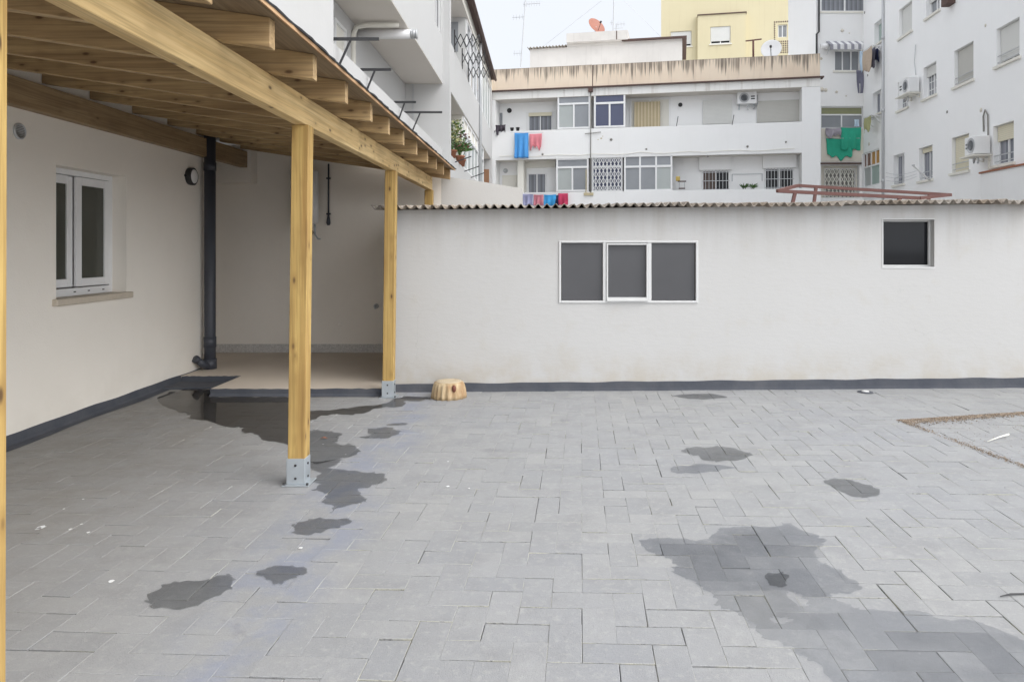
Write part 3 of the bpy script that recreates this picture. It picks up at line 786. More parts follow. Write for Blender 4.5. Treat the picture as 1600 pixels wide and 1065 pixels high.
def lip(p, q, nx_, ny_):
    k = 24; vs = []; fsx = []
    for i in range(k + 1):
        x = p[0] + (q[0] - p[0]) * i / k; y = p[1] + (q[1] - p[1]) * i / k
        e = random.uniform(-.006, .003)
        for d, z in ((.0, .0795 + e), (.014, .078 + e), (.018, .03), (.05, .004), (.0, .002)): vs.append((x + nx_ * d, y + ny_ * d, z))
    for i in range(k):
        for j in range(4): fsx.append((i * 5 + j, i * 5 + j + 1, i * 5 + 6 + j, i * 5 + 5 + j))
    b.add(vs, fsx)
lip((-3.5, 7.40), (-1.63, 7.40), 0, -1); lip((XW + .02, 8.13), (-3.5, 8.13), 0, -1); lip((-3.5, 8.13), (-3.5, 7.40), -1, 0)
structure(b.build('floor_edge', 'band'))
b = MB(); b.slab([(-4.18, 7.72), (-3.52, 7.80), (-3.52, 8.11), (-4.18, 8.11)], .0, .022); structure(b.build('drain_ledge', 'band'))
# drainpipe in the corner
o = thing('drainpipe', (-4.09, 8.62, .08), 'thick dark grey drainpipe standing in the corner of the alcove', 'drainpipe')
b = MB(); px_, py_ = -4.09, 8.62
b.tube([(px_, py_, .10), (px_, py_, .55), (px_, py_, 2.97)], .066, 20); b.build('pipe', 'pipe', o)
for za, zb, r_ in ((.34, .47, .073), (.08, .20, .078), (2.5, 2.6, .073)): MB().tube([(px_, py_, za), (px_, py_, zb)], r_, 20).build('collar', 'pipe', o)
b = MB(); b.tube([(px_, py_, .12), (px_ - .02, py_ - .11, .14), (px_ - .06, py_ - .19, .21)], [.05, .042, .038], 16)
b.tube([(px_ - .06, py_ - .19, .21), (px_ - .075, py_ - .22, .235)], .046, 16); b.build('elbow', 'pipe', o)
# water heater, conduit lamp, valves on the alcove wall
c0 = fb.hit(452, 266, .3); c1 = fb.hit(497, 350, .3)
o = thing('water_heater', ((c0[0] + c1[0]) / 2, YW, c1[1]), 'white upright water heater hung on the alcove wall behind the post', 'water heater')
cx_ = (c0[0] + c1[0]) / 2; rr = (c1[0] - c0[0]) / 2 * .93
b = MB(); b.lathe((cx_, YW - .27, c1[1]), (0, 0, 1), [(rr * .9, 0), (rr, .02), (rr, c0[1] - c1[1] - .02), (rr * .9, c0[1] - c1[1])], 36); b.build('tank', 'bluewhite', o)
b = MB(); rng = random.Random(3)
for i in range(9):
    an = R(-32); p = Vector((cx_ + math.sin(-an) * (rr + .0015), YW - .27 - math.cos(an) * (rr + .0015), c1[1] + .25 + i * .035))
    tg = Vector((math.cos(an), math.sin(-an) * -1 * -1, 0))
    b.bar(p - Vector((.012, -.008, 0)), p + Vector((.012, .008, 0)), .003, rng.uniform(.012, .026))
b.build('lettering', 'mark', o)
b = MB(); b.box(cx_ - .1, cx_ + .1, YW - .10, YW - .002, c1[1] + .12, c1[1] + .2); b.build('bracket', 'galv', o)
b = MB(); b.tube([(cx_ + .13, YW - .22, c1[1]), (cx_ + .13, YW - .22, c1[1] - .14), (cx_ + .13, YW - .10, c1[1] - .2), (cx_ + .13, YW - .002, c1[1] - .2)], .012, 8); b.build('feed_pipe', 'galv', o)
p = fb.hit(486, 363, .03)
o = thing('stop_valve', (p[0], YW, p[1]), 'small black and chrome stop valve below the water heater', 'valve')
b = MB(); b.disc((p[0], YW - .002, p[1]), (0, -1, 0), .03, .05, 14); b.build('body', 'black', o)
b = MB(); b.disc((p[0] + .01, YW - .053, p[1]), (0, -1, 0), .018, .03, 12); b.build('knob', 'galv', o)
o = thing('conduit', (fb.hit(514, 300)[0], YW, 1.9), 'thin dark conduit with a lamp holder hanging down the alcove wall', 'conduit')
cu = fb.hit(514, 300)[0]; cz = fb.hit(514, 352)[1]
b = MB(); b.tube([(cu, YW - .02, cz + .1), (cu, YW - .02, 2.74)], .012, 8); b.build('tube', 'pipe', o)
b = MB(); b.lathe((cu, YW - .025, cz), (0, 0, 1), [(.018, 0), (.03, .03), (.024, .08), (.014, .13)], 14); b.build('lamp_holder', 'pipe', o)
for z in (cz + .16, cz + .66): MB().disc((cu - .03, YW - .02, z), (1, 0, 0), .012, .06, 8).build('clip', 'pipe', o)
p = fb.hit(588, 478)
o = thing('wall_tap', (p[0], YW, p[1]), 'small chrome tap stub low on the alcove wall beside the second post', 'tap')
b = MB(); b.disc((p[0], YW - .002, p[1]), (0, -1, 0), .035, .012, 18); b.build('flange', 'alu', o)
b = MB(); b.tube([(p[0], YW - .014, p[1]), (p[0], YW - .06, p[1]), (p[0], YW - .075, p[1] - .03)], .014, 10); b.build('spout', 'galv', o)
p = fb.hit(531, 507)
o = thing('socket', (p[0], YW, p[1]), 'round pale socket cover low on the alcove wall', 'socket')
b = MB(); b.lathe((p[0], YW - .002, p[1]), (0, -1, 0), [(.036, 0), (.036, .008), (.026, .011), (.024, .007), (.006, .007)], 24); b.build('cover', 'alcove', o)

# ------------------------------------------------------------------ pergola
PX0, PX1 = -1.672, -1.56
per = thing('pergola', (-2.8, 5.0, 0), 'pine lean-to pergola with sloping rafters, posts on steel feet and boarded roof', 'pergola')
sl_r = .147
def roof_z(x): return 2.645 + (-1.30 - x) * sl_r          # underside of the boards
def post(y):
    lean = .028 if y > 2 else .006; vs = []
    d = .10; zt = 2.358
    for z in (.165, zt):
        k = lean * z / zt - .006
        vs += [(PX0 + k, y, z), (PX1 + k, y, z), (PX1 + k, y + d, z), (PX0 + k, y + d, z)]
    b = MB(); b.add(vs, [(0, 1, 2, 3), (4, 7, 6, 5), (0, 4, 5, 1), (1, 5, 6, 2), (2, 6, 7, 3), (3, 7, 4, 0)])
    o = b.build('post', 'wood_z', per, .004)
    b = MB(); e = .005
    b.box(PX0 - e - .006, PX1 + e - .006, y - e, y + d + e, .010, .178)
    f = b.build('post_foot', 'galv', o, .003)
    b = MB(); b.box(PX0 - .035, PX1 + .03, y - .028, y + d + .035, .003, .011); b.build('base_plate', 'galv', o, .002)
    for z in (.05, .135):
        MB().disc((PX0 + .05, y - e, z), (0, -1, 0), .008, .006, 8).build('bolt', 'black', o)
        MB().disc((PX1 + e - .006, y + .05, z), (1, 0, 0), .008, .006, 8).build('bolt', 'black', o)
    for xx, yy in ((PX0 - .022, y - .016), (PX1 + .018, y - .016)): MB().disc((xx, yy, .011), (0, 0, 1), .009, .012, 8).build('bolt', 'black', o)
for y in (1.95, 4.60, 7.30, 9.72): post(y)
b = MB(); b.box(-1.632, -1.553, .3, 5.9, 2.358, 2.538); b.build('front_beam', 'wood_y', per, .004)
b = MB(); b.box(-1.632, -1.5535, 5.902, 9.80, 2.358, 2.538); b.build('front_beam', 'wood_y', per, .004)
b = MB(); b.box(XW + .002, XW + .10, .3, 9.92, 2.665, 2.885); b.build('wall_beam', 'wood_wall', per, .004)
RY = [2.70, 3.34, 3.97, 4.61, 5.28, 5.88, 6.5, 7.17, 7.84, 8.49, 9.1, 9.72]
def rafter(y):
    t = .062; h = .142; b = MB(); x0, x1 = XW + .004, -1.30
    za, zb = roof_z(x0), roof_z(x1)
    vs = [(x, y + k, z) for k in (0, t) for x, z in ((x0, za - h), (x1, zb - h), (x1, zb), (x0, za))]
    b.add(vs, [(0, 1, 2, 3), (7, 6, 5, 4), (0, 4, 5, 1), (1, 5, 6, 2), (2, 6, 7, 3), (3, 7, 4, 0)])
    return b.build('rafter', 'wood_x', per, .003)
r0 = rafter(RY[0])
for y in [2.06, 1.42, .78] + RY[1:]:
    c = r0.copy(); COL.objects.link(c); c.parent = per; c.location = (0, y - RY[0], 0)
def sheet(x0, x1, y0, y1, dz0, dz1, name, mat):
    vs = []
    for dz in (dz0, dz1):
        for x, y in ((x0, y0), (x1, y0), (x1, y1), (x0, y1)): vs.append((x, y, roof_z(x) + dz))
    b = MB(); b.add(vs, [(0, 1, 2, 3), (4, 7, 6, 5), (0, 4, 5, 1), (1, 5, 6, 2), (2, 6, 7, 3), (3, 7, 4, 0)])
    return b.build(name, mat, per)
cuts = [.3, 3.02, 5.46, 7.9, 9.86]
for i in range(4): sheet(XW + .004, -1.262 + (.004 if i % 2 else 0), cuts[i] + (.0015 if i else 0), cuts[i + 1] - .0015, .001, .019, 'roof_board', 'deck')
for i in range(4): sheet(-1.256 + (.004 if i % 2 else 0), -1.246 + (.004 if i % 2 else 0), cuts[i] + .0015, cuts[i + 1] - .0015, -.002, .0195, 'edge_strip', 'edge')
b = MB(); rng = random.Random(21); vs = []; fsx = []
for i in range(121):
    y = .3 + 9.57 * i / 120; e = rng.uniform(-.004, .012); q = rng.uniform(0, .005)
    for x, dz in ((XW + .01, .021), (-1.25 + e, .021), (-1.238 + e, .0145 + q), (-1.236 + e, .026 + q), (XW + .01, .033)): vs.append((x, y, roof_z(x) + dz))
for i in range(120):
    for k in range(5): fsx.append((i * 5 + k, i * 5 + (k + 1) % 5, i * 5 + 5 + (k + 1) % 5, i * 5 + 5 + k))
b.add(vs, fsx); b.build('roofing_felt', 'membrane', per)

# ------------------------------------------------------------------ small things in the yard
sx, sy, sz = ground(698, 625.5); sy += .16
st = thing('log_stump', (sx, sy, sz), 'short hewn log stump with fluted sides standing by the shed wall', 'stump')
rng = random.Random(4); fl = [rng.uniform(-1, 1) for _ in range(90)]
def flute(t, k):
    j = int(t / (2 * math.pi) * 90) % 90
    return 1 + (.05 * math.sin(t * 17 + 1.3 * math.sin(t * 3)) + .014 * fl[j]) * (1.0, 1.0, .9, .6, .2, 0)[min(k, 5)]
b = MB(); b.lathe((sx, sy, sz), (0, 0, 1), [(.180, .001), (.177, .04), (.170, .09), (.160, .135), (.152, .156), (.138, .165)], 90, flute); b.build('trunk', 'stump_side', st)
b = MB(); b.lathe((sx, sy, sz), (0, 0, 1), [(.137, .1655), (.131, .170), (.08, .173), (.02, .171)], 48); b.build('cut_face', 'stump_end', st)
b = MB(); kv = Vector((sx + .074, sy - .150, sz + .118)); b.lathe(kv, (.3, -1, .2), [(.024, -.02), (.021, .006), (.008, .014)], 14)
for v in b.v: v.z = kv.z + (v.z - kv.z) * 1.7
b.build('knot', 'knot', st)

def gravel():
    rng = random.Random(8); vs = []; fsx = []; tone = []
    def stone(x, y, r):
        b0 = len(vs); z = gz(x) + .002; t = rng.random()
        for dx, dy, dz in ((1, 0, .3), (-1, 0, .3), (0, 1, .3), (0, -1, .3), (0, 0, 1), (0, 0, -.3)):
            vs.append((x + dx * r * rng.uniform(.6, 1.2), y + dy * r * rng.uniform(.6, 1.2), z + dz * r * rng.uniform(.6, 1))); tone.append(t)
        for a, c, d in ((0, 2, 4), (2, 1, 4), (1, 3, 4), (3, 0, 4), (2, 0, 5), (1, 2, 5), (3, 1, 5), (0, 3, 5)): fsx.append((b0 + a, b0 + c, b0 + d))
    a = Vector(ground(1404, 656)[:2]); b_ = Vector(ground(1640, 641)[:2]); c = Vector(ground(1625, 738)[:2])
    for i in range(3600):
        t = rng.random() ** 1.15; p = a.lerp(b_, t) + Vector((0, -abs(rng.gauss(0, .075)) * (1.1 - .5 * t))); stone(p.x, p.y, rng.uniform(.003, .009))
    for i in range(900):
        t = rng.random(); 
        if .28 < t < .42 and rng.random() < .7: continue
        p = a.lerp(c, t) + Vector((rng.gauss(0, .022), rng.gauss(0, .018))); stone(p.x, p.y, rng.uniform(.0025, .007))
    for i in range(700):
        t = rng.random(); s = rng.random() ** 2; p = a.lerp(b_, t).lerp(a.lerp(c, t), s); stone(p.x, p.y, rng.uniform(.002, .005))
    me = bpy.data.meshes.new('gravel'); me.from_pydata(vs, [], fsx)
    at_ = me.attributes.new('tone', 'FLOAT', 'POINT'); at_.data.foreach_set('value', tone)
    me.materials.append(M['gravel']); o = bpy.data.objects.new('gravel', me); COL.objects.link(o)
    tag(o, 'brown grit gathered along a straight paving joint', 'gravel', None, 'stuff')
gravel()
p, q = Vector(ground(1543, 691, .008)), Vector(ground(1576, 682, .02))
b = MB(); b.tube([p, p.lerp(q, .5) + Vector((0, 0, .004)), q], [.003, .005, .008], 8)
tag(b.build('wood_chip', 'far_cream', None, 0, tuple(p)), 'pale splinter of wood lying among the brown grit', 'wood chip')
p, q = Vector(ground(1563, 933, .006)), Vector(ground(1606, 929, .006))
b = MB(); b.tube([p, p.lerp(q, .4) + Vector((0, .004, .003)), q], [.002, .004, .003], 6)
tag(b.build('twig', 'black', None, 0, tuple(p)), 'thin dark twig on the paving at the right edge of the photo', 'twig')
x, y, z = ground(1352, 612.5)
o = thing('drain_cap', (x, y, z), 'small white drain cap in a dark ring at the foot of the shed', 'drain cap')
MB().lathe((x, y, z), (0, 0, 1), [(.08, .001), (.075, .006), (.04, .007)], 24).build('ring', 'band', o)
MB().lathe((x, y, z), (0, 0, 1), [(.04, .0075), (.036, .014), (.016, .018)], 20).build('cap', 'frame_white', o)
x, y, z = ground(506, 685)
b = MB(); b.add([(x - .03, y, z + .005), (x, y - .016, z + .012), (x + .03, y, z + .006), (x, y + .018, z + .012), (x - .03, y, z + .004), (x, y - .016, z + .0105), (x + .03, y, z + .005), (x, y + .018, z + .0105)], [(0, 1, 3), (1, 2, 3), (4, 7, 5), (5, 7, 6), (0, 4, 5, 1), (1, 5, 6, 2), (2, 6, 7, 3), (3, 7, 4, 0)])
tag(b.build('dry_leaf', 'clay', None, 0, (x, y, z)), 'dry brown leaf lying on the wet patch behind the post', 'leaf')
b = MB(); rng = random.Random(31)
for px, py, r in ((65, 824, .026), (60, 826, .016), (110, 827, .01), (127, 819, .008), (138, 832, .011), (174, 908, .014), (100, 795, .007), (130, 780, .007), (540, 710, .007), (700, 760, .012), (733, 763, .008), (470, 856, .01), (700, 721, .008), (505, 694, .008)):
    x, y, z = ground(px, py, .0028); k = 11
    b.add([(x + r * rng.uniform(.6, 1.3) * math.cos(6.283 * i / k), y + r * rng.uniform(.6, 1.3) * math.sin(6.283 * i / k), z) for i in range(k)], [tuple(range(k))])
tag(b.build('paint_splash', 'white'), 'white paint splashes dried on the grey paving', 'paint splash', None, 'stuff')

# ------------------------------------------------------------------ helpers for the buildings around
def window(par, fr, r, n=0.0, cols=2, transom=0.0, fw=.05, pane='glass_grey', tpane=None, shutter=0.0, shmat='shutter_w', sill=0.0, grille=None, name='window', frame='white', panes=None, box=0.0, gmat='white'):
    u0, u1, z0, z1 = r; b = MB()
    ring(b, fr, u0, u1, z0, z1, n - .07, n, fw)
    zt = z1 - transom
    if transom: b.fbox(fr, u0 + fw, u1 - fw, n - .07, n + .004, zt - fw * .6, zt + fw * .6)
    cw = (u1 - u0) / cols
    for i in range(1, cols):
        b.fbox(fr, u0 + cw * i - fw * .5, u0 + cw * i + fw * .5, n - .068, n + .002, z0 + fw, (zt - fw * .6) if transom else z1 - fw)
        if transom and cols > 2: b.fbox(fr, u0 + cw * i - fw * .5, u0 + cw * i + fw * .5, n - .068, n + .002, zt + fw * .6, z1 - fw)
    o = b.build(name, frame, par)
    mats = panes or [pane]
    for k, m in enumerate(mats):
        p = MB()
        for i in range(cols):
            if i % len(mats) == k: p.fbox(fr, u0 + cw * i + fw * .3, u0 + cw * (i + 1) - fw * .3, n - .05, n - .035, z0 + fw * .5, zt if transom else z1 - fw * .5)
        p.build('pane', m, o)
    if transom: MB().fbox(fr, u0 + fw * .5, u1 - fw * .5, n - .052, n - .037, zt + .001, z1 - fw * .5).build('transom_pane', tpane or pane, o)
    if shutter: MB().fbox(fr, u0 + .02, u1 - .02, n + .006, n + .035, z1 - (z1 - z0) * shutter, z1 - .02).build('shutter', shmat, o)
    if box: MB().fbox(fr, u0 - .03, u1 + .03, n + .005, n + .10, z1 - .02, z1 + box).build('shutter_box', 'shutter_w' if box < 0 else 'far', o)
    if sill: MB().fbox(fr, u0 - .08, u1 + .08, n - .02, sill, z0 - .08, z0 - .005).build('sill', 'far_cream', o)
    if grille == 'bars':
        p = MB(); k = max(4, int((u1 - u0) / .13))
        for i in range(1, k): u = u0 + (u1 - u0) * i / k; p.fbox(fr, u - .009, u + .009, n + .03, n + .048, z0, z1)
        for z in (z0 + .1, (z0 + z1) / 2, z1 - .1): p.fbox(fr, u0, u1, n + .028, n + .05, z - .012, z + .012)
        p.build('grille', gmat, o)
    if grille == 'muntin':
        p = MB()
        for i in range(cols):
            c = u0 + cw * (i + .5); p.fbox(fr, c - .012, c + .012, n - .03, n - .015, z0 + fw, z1 - fw)
        for j in (1, 2, 3): z = z0 + (z1 - z0) * j / 4; p.fbox(fr, u0 + fw, u1 - fw, n - .03, n - .014, z - .012, z + .012)
        p.build('glazing_bar', 'white', o)
    if grille == 'lattice':
        p = MB(); k = max(5, int((u1 - u0) / .16)); d = (u1 - u0) / k; rows = max(2, int((z1 - z0) / (d * 1.7))); hh = (z1 - z0) / rows
        for i in range(k):
            for j in range(rows):
                a0, a1, q0, q1 = u0 + d * i, u0 + d * (i + 1), z0 + hh * j, z0 + hh * (j + 1)
                p.bar(fr.p(a0, n + .05, q0), fr.p(a1, n + .05, q1), .022, .022); p.bar(fr.p(a0, n + .06, q1), fr.p(a1, n + .06, q0), .022, .022)
        for i in range(k + 1): u = u0 + d * i; p.fbox(fr, u - .012, u + .012, n + .07, n + .085, z0, z1)
        p.build('grille', gmat, o)
    if grille == 'rail':
        p = MB()
        for z in (z0 + .1, z0 + .28): p.fbox(fr, u0 - .03, u1 + .03, n + .10, n + .125, z - .012, z + .012)
        p.build('guard_rail', 'alu', o)
    return o

def cloth(name, fr, u0, u1, z0, z1, n, mat, label, cat, group=None, waves=3, amp=.025, taper=0.0, seed=1, ragged=0.0, legs=False):
    rng = random.Random(seed); nu, nz_ = 18, 14; bm = bmesh.new(); grid = []
    for j in range(nz_ + 1):
        t = j / nz_; row = []
        for i in range(nu + 1):
            s = i / nu; um = (u0 + u1) / 2
            u = um + (u0 + (u1 - u0) * s - um) * (1 - taper * t)
            z = z1 - (z1 - z0) * t
            z += -.04 * (u1 - u0) * math.sin(s * math.pi) * (1 - t) * .6
            if ragged: z += ragged * t * (.5 * math.sin(s * 7 + seed) + .5 * math.sin(s * 17 + seed * 2))
            nn = n + amp * t * math.sin(s * 6.283 * waves + seed) + amp * .6 * math.sin(t * 5 + s * 3 + seed)
            row.append(bm.verts.new(fr.p(u, nn, z)))
        grid.append(row)
    for j in range(nz_):
        for i in range(nu):
            if legs and j > nz_ * .42 and abs(i - nu / 2 + .5) < .3 + 2.2 * (j / nz_ - .42): continue
            bm.faces.new((grid[j][i], grid[j][i + 1], grid[j + 1][i + 1], grid[j + 1][i]))
    for v in [v for v in bm.verts if not v.link_faces]: bm.verts.remove(v)
    for f in bm.faces: f.smooth = True
    bmesh.ops.recalc_face_normals(bm, faces=bm.faces)
    bmesh.ops.solidify(bm, geom=bm.faces[:], thickness=.008)
    off = fr.p((u0 + u1) / 2, n, z1)
    for v in bm.verts: v.co -= off
    me = bpy.data.meshes.new(name); bm.to_mesh(me); bm.free(); me.materials.append(M[mat])
    o = bpy.data.objects.new(name, me); o.location = off; COL.objects.link(o)
    return tag(o, label, cat, group)
def hang(name, fr, px, n, mat, label, cat, **kw):
    u0, u1, z0, z1 = fr.rect(*px, n); return cloth(name, fr, u0, u1, z0, z1, n, mat, label, cat, **kw)

def aircon(fr, r, n0, label, depth=.32, fan_side=-1, plank=False):
    u0, u1, z0, z1 = r; um = (u0 + u1) / 2
    o = thing('air_conditioner', fr.p(um, n0, z0), label, 'air conditioner', 'air conditioning units on the walls')
    MB().fbox(fr, u0, u1, n0 + .06, n0 + depth, z0, z1).build('casing', 'white', o, .015)
    h = z1 - z0; uf = u0 + (u1 - u0) * .36; nd = fr.p(0, 1, 0) - fr.p(0, 0, 0)
    MB().lathe(fr.p(uf, n0 + depth, (z0 + z1) / 2), nd, [(h * .42, 0), (h * .42, .012), (h * .38, .014), (h * .37, .006), (.03, .006)], 28).build('fan_grille', 'alu', o)
    b = MB()
    for k in range(1, 4): b.lathe(fr.p(uf, n0 + depth + .007, (z0 + z1) / 2), nd, [(h * .37 * k / 4, 0), (h * .37 * k / 4, .008), (h * .37 * k / 4 - .012, .008), (h * .37 * k / 4 - .012, 0)], 24)
    b.build('fan_guard', 'glass_grey', o)
    b = MB()
    for k in (.35, .55): b.fbox(fr, u1 - .24, u1 - .08, n0 + depth, n0 + depth + .006, z0 + h * k, z0 + h * (k + .1))
    b.build('badge', 'black', o)
    b = MB()
    for u in (u0 + .08, u1 - .11):
        b.fbox(fr, u, u + .03, n0 + .002, n0 + depth, z0 - .035, z0 - .002); b.fbox(fr, u, u + .03, n0 + .002, n0 + .03, z0 - .2, z0 - .036)
        b.bar(fr.p(u + .015, n0 + .02, z0 - .19), fr.p(u + .015, n0 + depth - .04, z0 - .04), .02)
    if plank: b.fbox(fr, u0 - .1, u1 + .1, n0 + .05, n0 + depth + .1, z0 - .07, z0 - .036)
    b.build('bracket', 'far_cream' if plank else 'galv', o)
    b = MB(); pts = [fr.p(u1 - .25 + .14 * math.cos(t), n0 + depth * .6, z0 - .16 + .12 * math.sin(t)) for t in [i * .5 for i in range(-1, 9)]]
    b.tube([fr.p(u1 + .04, n0 + .1, z0 + h * .8), fr.p(u1 + .05, n0 + .15, z0), *pts], .025, 8); b.build('hose', 'alu', o)
    return o

def dish(c, aim, r, label, mat, pole_to):
    o = thing('satellite_dish', Vector(pole_to), label, 'satellite dish')
    a = Vector(aim).normalized(); c = Vector(c)
    MB().lathe(c, a, [(.03, -.10 * r - .012), (r * .5, -.07 * r), (r * .85, -.005), (r, .06 * r), (r * .97, .07 * r), (r * .8, .012), (r * .45, -.05 * r), (.02, -.09 * r)], 32).build('reflector', mat, o)
    b = MB(); q = c + a * r * .9 + Vector((0, 0, -.15 * r)); b.tube([c + Vector((0, 0, -r * .95)), q], .015, 6); b.disc(q, -a, .05, .1, 10); b.build('feed_arm', 'black', o)
    b = MB(); b.tube([Vector(pole_to), c - a * .12 * r - Vector((0, 0, r * .2)), c - a * .1 * r], .03, 8); b.build('mount', 'galv', o)

def plant(name, p, r, h, mats, label, pot=True, n=130, seed=1, spiky=False):
    rng = random.Random(seed); o = thing(name, p, label, 'plant'); p = Vector(p)
    if pot:
        MB().lathe(p, (0, 0, 1), [(.09, 0), (.12, .16), (.135, .16), (.135, .2), (.115, .2), (.11, .17)], 16).build('pot', 'clay', o)
        p = p + Vector((0, 0, .17))
    b = MB()
    for i in range(7):
        t = rng.uniform(0, 6.28); b.tube([p, p + Vector((math.cos(t) * r * .3, math.sin(t) * r * .3, h * .5)), p + Vector((math.cos(t) * r * .7, math.sin(t) * r * .7, h * rng.uniform(.6, .95)))], .008, 5)
    b.build('stem', 'leaf', o)
    for k, m in enumerate(mats):
        b = MB()
        for i in range(n // len(mats)):
            t = rng.uniform(0, 6.28)
            if spiky:
                d = Vector((math.cos(t), math.sin(t), rng.uniform(.25, 1.6))).normalized(); base = p + Vector((0, 0, h * .4)); L = r * rng.uniform(.7, 1.1)
                sd_ = d.cross(Vector((0, 0, 1))).normalized() * .02; tip = base + d * L + Vector((0, 0, -.15 * L))
                b.add([base - sd_, base + sd_, base + d * L * .6 + sd_ * .8, tip, base + d * L * .6 - sd_ * .8], [(0, 1, 2, 3, 4)])
            else:
                q = p + Vector((math.cos(t) * r * rng.random() ** .6, math.sin(t) * r * rng.random() ** .6, h * (.25 + .75 * rng.random())))
                if len(mats) > 1: q.y += (k - (len(mats) - 1) / 2) * r * .7
                d = Vector((rng.uniform(-1, 1), rng.uniform(-1, 1), rng.uniform(-.6, .6))).normalized(); e = d.cross(Vector((rng.uniform(-1, 1), rng.uniform(-1, 1), 1))).normalized()
                L = rng.uniform(.06, .12); b.add([q, q + d * L * .5 + e * L * .28, q + d * L, q + d * L * .5 - e * L * .28], [(0, 1, 2, 3)])
        b.build('leaves', m, o)
    return o

# ------------------------------------------------------------------ far apartment building across the yard (A)
fa = Frame((-2.3, 31.6), R(-11))
UA = fa.hit(1282, 200)[0]
A = thing('apartment_building', fa.p(UA / 2, 0, 0), 'low white apartment block with stained peach parapet and open galleries beyond the shed', 'building')
zP1, zP0 = 9.56, 8.60                                    # parapet
uR = fa.hit(1253, 200)[0]                                # recess ends at the pier
b = MB(); b.fbox(fa, -.6, UA, -9.0, -0.8, -.05, 8.55); b.build('body', 'far_bright', A)
for a_, b_ in ((uR, UA), (-.6, .12)): MB().fbox(fa, a_, b_, -0.8, 0, -.05, 8.2).build('pier', 'far', A)
def slabrow(z0, z1, name, mat, n0=-.14, n1=0.0, u0=.12, u1=None):
    MB().fbox(fa, u0, u1 or uR, n0, n1, z0, z1).build(name, mat, A)
slabrow(5.50, 6.78, 'balcony_front', 'far'); slabrow(-.05, 4.03, 'balcony_front', 'far')
MB().fbox(fa, .12, uR, -0.8, -.14, 5.50, 5.66).build('balcony_floor', 'soffit', A)
MB().fbox(fa, .12, uR, -0.8, -.14, 2.70, 2.86).build('balcony_floor', 'soffit', A)
MB().fbox(fa, .12, uR, -0.8, -.002, 8.20, 8.21).build('gallery_ceiling', 'soffit', A)
MB().fbox(fa, -.6, UA, -0.8, .003, 8.211, 8.55).build('fascia', 'fascia', A)
MB().fbox(fa, -.5, UA + .12, -.3, .14, 8.552, 8.60).build('gutter_ledge', 'brown', A)
p = MB(); p.fbox(fa, -.6, fa.hit(926, 130)[0] - .02, -.16, .02, zP0, zP1); p.fbox(fa, fa.hit(926, 130)[0] + .02, UA - .02, -.16, .02, zP0, zP1 - .01)
pm = p.build('parapet', 'parapet', A)
off = Vector((0, 0, zP1 - A.location.z))                 # object-space origin on the coping: the stain pattern hangs from it
for v in pm.data.vertices: v.co -= off
pm.location = off
MB().fbox(fa, fa.hit(926, 130)[0] - .02, fa.hit(926, 130)[0] + .02, -.15, .012, zP0, zP1 - .02).build('parapet_joint', 'brown', A)
p = MB(); p.fbox(fa, -.6, UA - .3, -9.0, -8.8, 8.56, 9.4); p.build('rear_parapet', 'pent', A)
# upper floor
nb = -0.8
def fr_w(px, n=nb, **kw): return window(A, fa, fa.rect(*px, n), n + .075, **kw)
fr_w((826, 863.5, 176, 207), cols=2, pane='curtain', shutter=.20, shmat='shutter_c', fw=.045)
MB().fbox(fa, *fa.rect(822, 869, 168, 206, nb)[:2], nb, nb + .03, 6.6, 7.75).build('surround', 'far', A)
MB().fbox(fa, *fa.rect(773, 785, 177, 208, nb)[:2], nb, nb + .04, 5.7, fa.hit(779, 177, nb)[1]).build('door', 'glass_grey', A)
def vent_on(fr, px, py, n, r, mat='black', par=None, name='vent'):
    u, z = fr.hit(px, py, n); nd = fr.p(0, 1, 0) - fr.p(0, 0, 0)
    MB().lathe(fr.p(u, n, z), nd, [(r, 0), (r, .03), (r * .75, .035), (r * .7, .015), (.01, .015)], 16).build(name, mat, par)
vent_on(fa, 796, 173, nb, .11, 'black', A); vent_on(fa, 1063, 164, nb, .09, 'black', A); vent_on(fa, 790, 267, nb, .11, 'alu', A)
window(A, fa, fa.rect(871, 922, 148.5, 201), -.02, cols=2, transom=.38, fw=.07, panes=['glass_frost', 'glass_grey'], tpane='glass_grey', name='glazed_gallery')
window(A, fa, fa.rect(928, 977, 145, 199), -.02, cols=2, transom=.44, fw=.075, pane='glass_blue', name='glazed_gallery')
o = window(A, fa, fa.rect(984, 1048, 154, 205, nb), nb + .06, cols=2, fw=.08, pane='far_cream', frame='far', name='balcony_door')
r = fa.rect(991, 1031.5, 159, 203, nb + .25)
o = MB().fbox(fa, r[0], r[1], nb + .2, nb + .23, r[2], r[3]).build('bamboo_blind', 'bamboo', None, 0, tuple(fa.p(r[0], nb + .2, r[3])))
tag(o, 'beige slatted blind hanging in front of an upper balcony door', 'blind')
fr_w((1097.5, 1144.5, 157, 195), cols=1, shutter=.98, fw=.06)
fr_w((1181.5, 1252, 157, 192.5), cols=3, shutter=.96, shmat='shutter_g', fw=.06)
r = fa.rect(1152, 1182.5, 143.5, 162, nb + .32)
aircon(fa, r, nb, 'white air conditioner under the ceiling of the upper far balcony')
for k, (px, py, hh) in enumerate(((1057, 200, .42), (1143, 198, .42))):
    u, z = fa.hit(px, py, -.3); MB().tube([fa.p(u, -.02, z), fa.p(u + .07, .12, z + hh)], .016, 6).build('line_bracket', 'black', A)
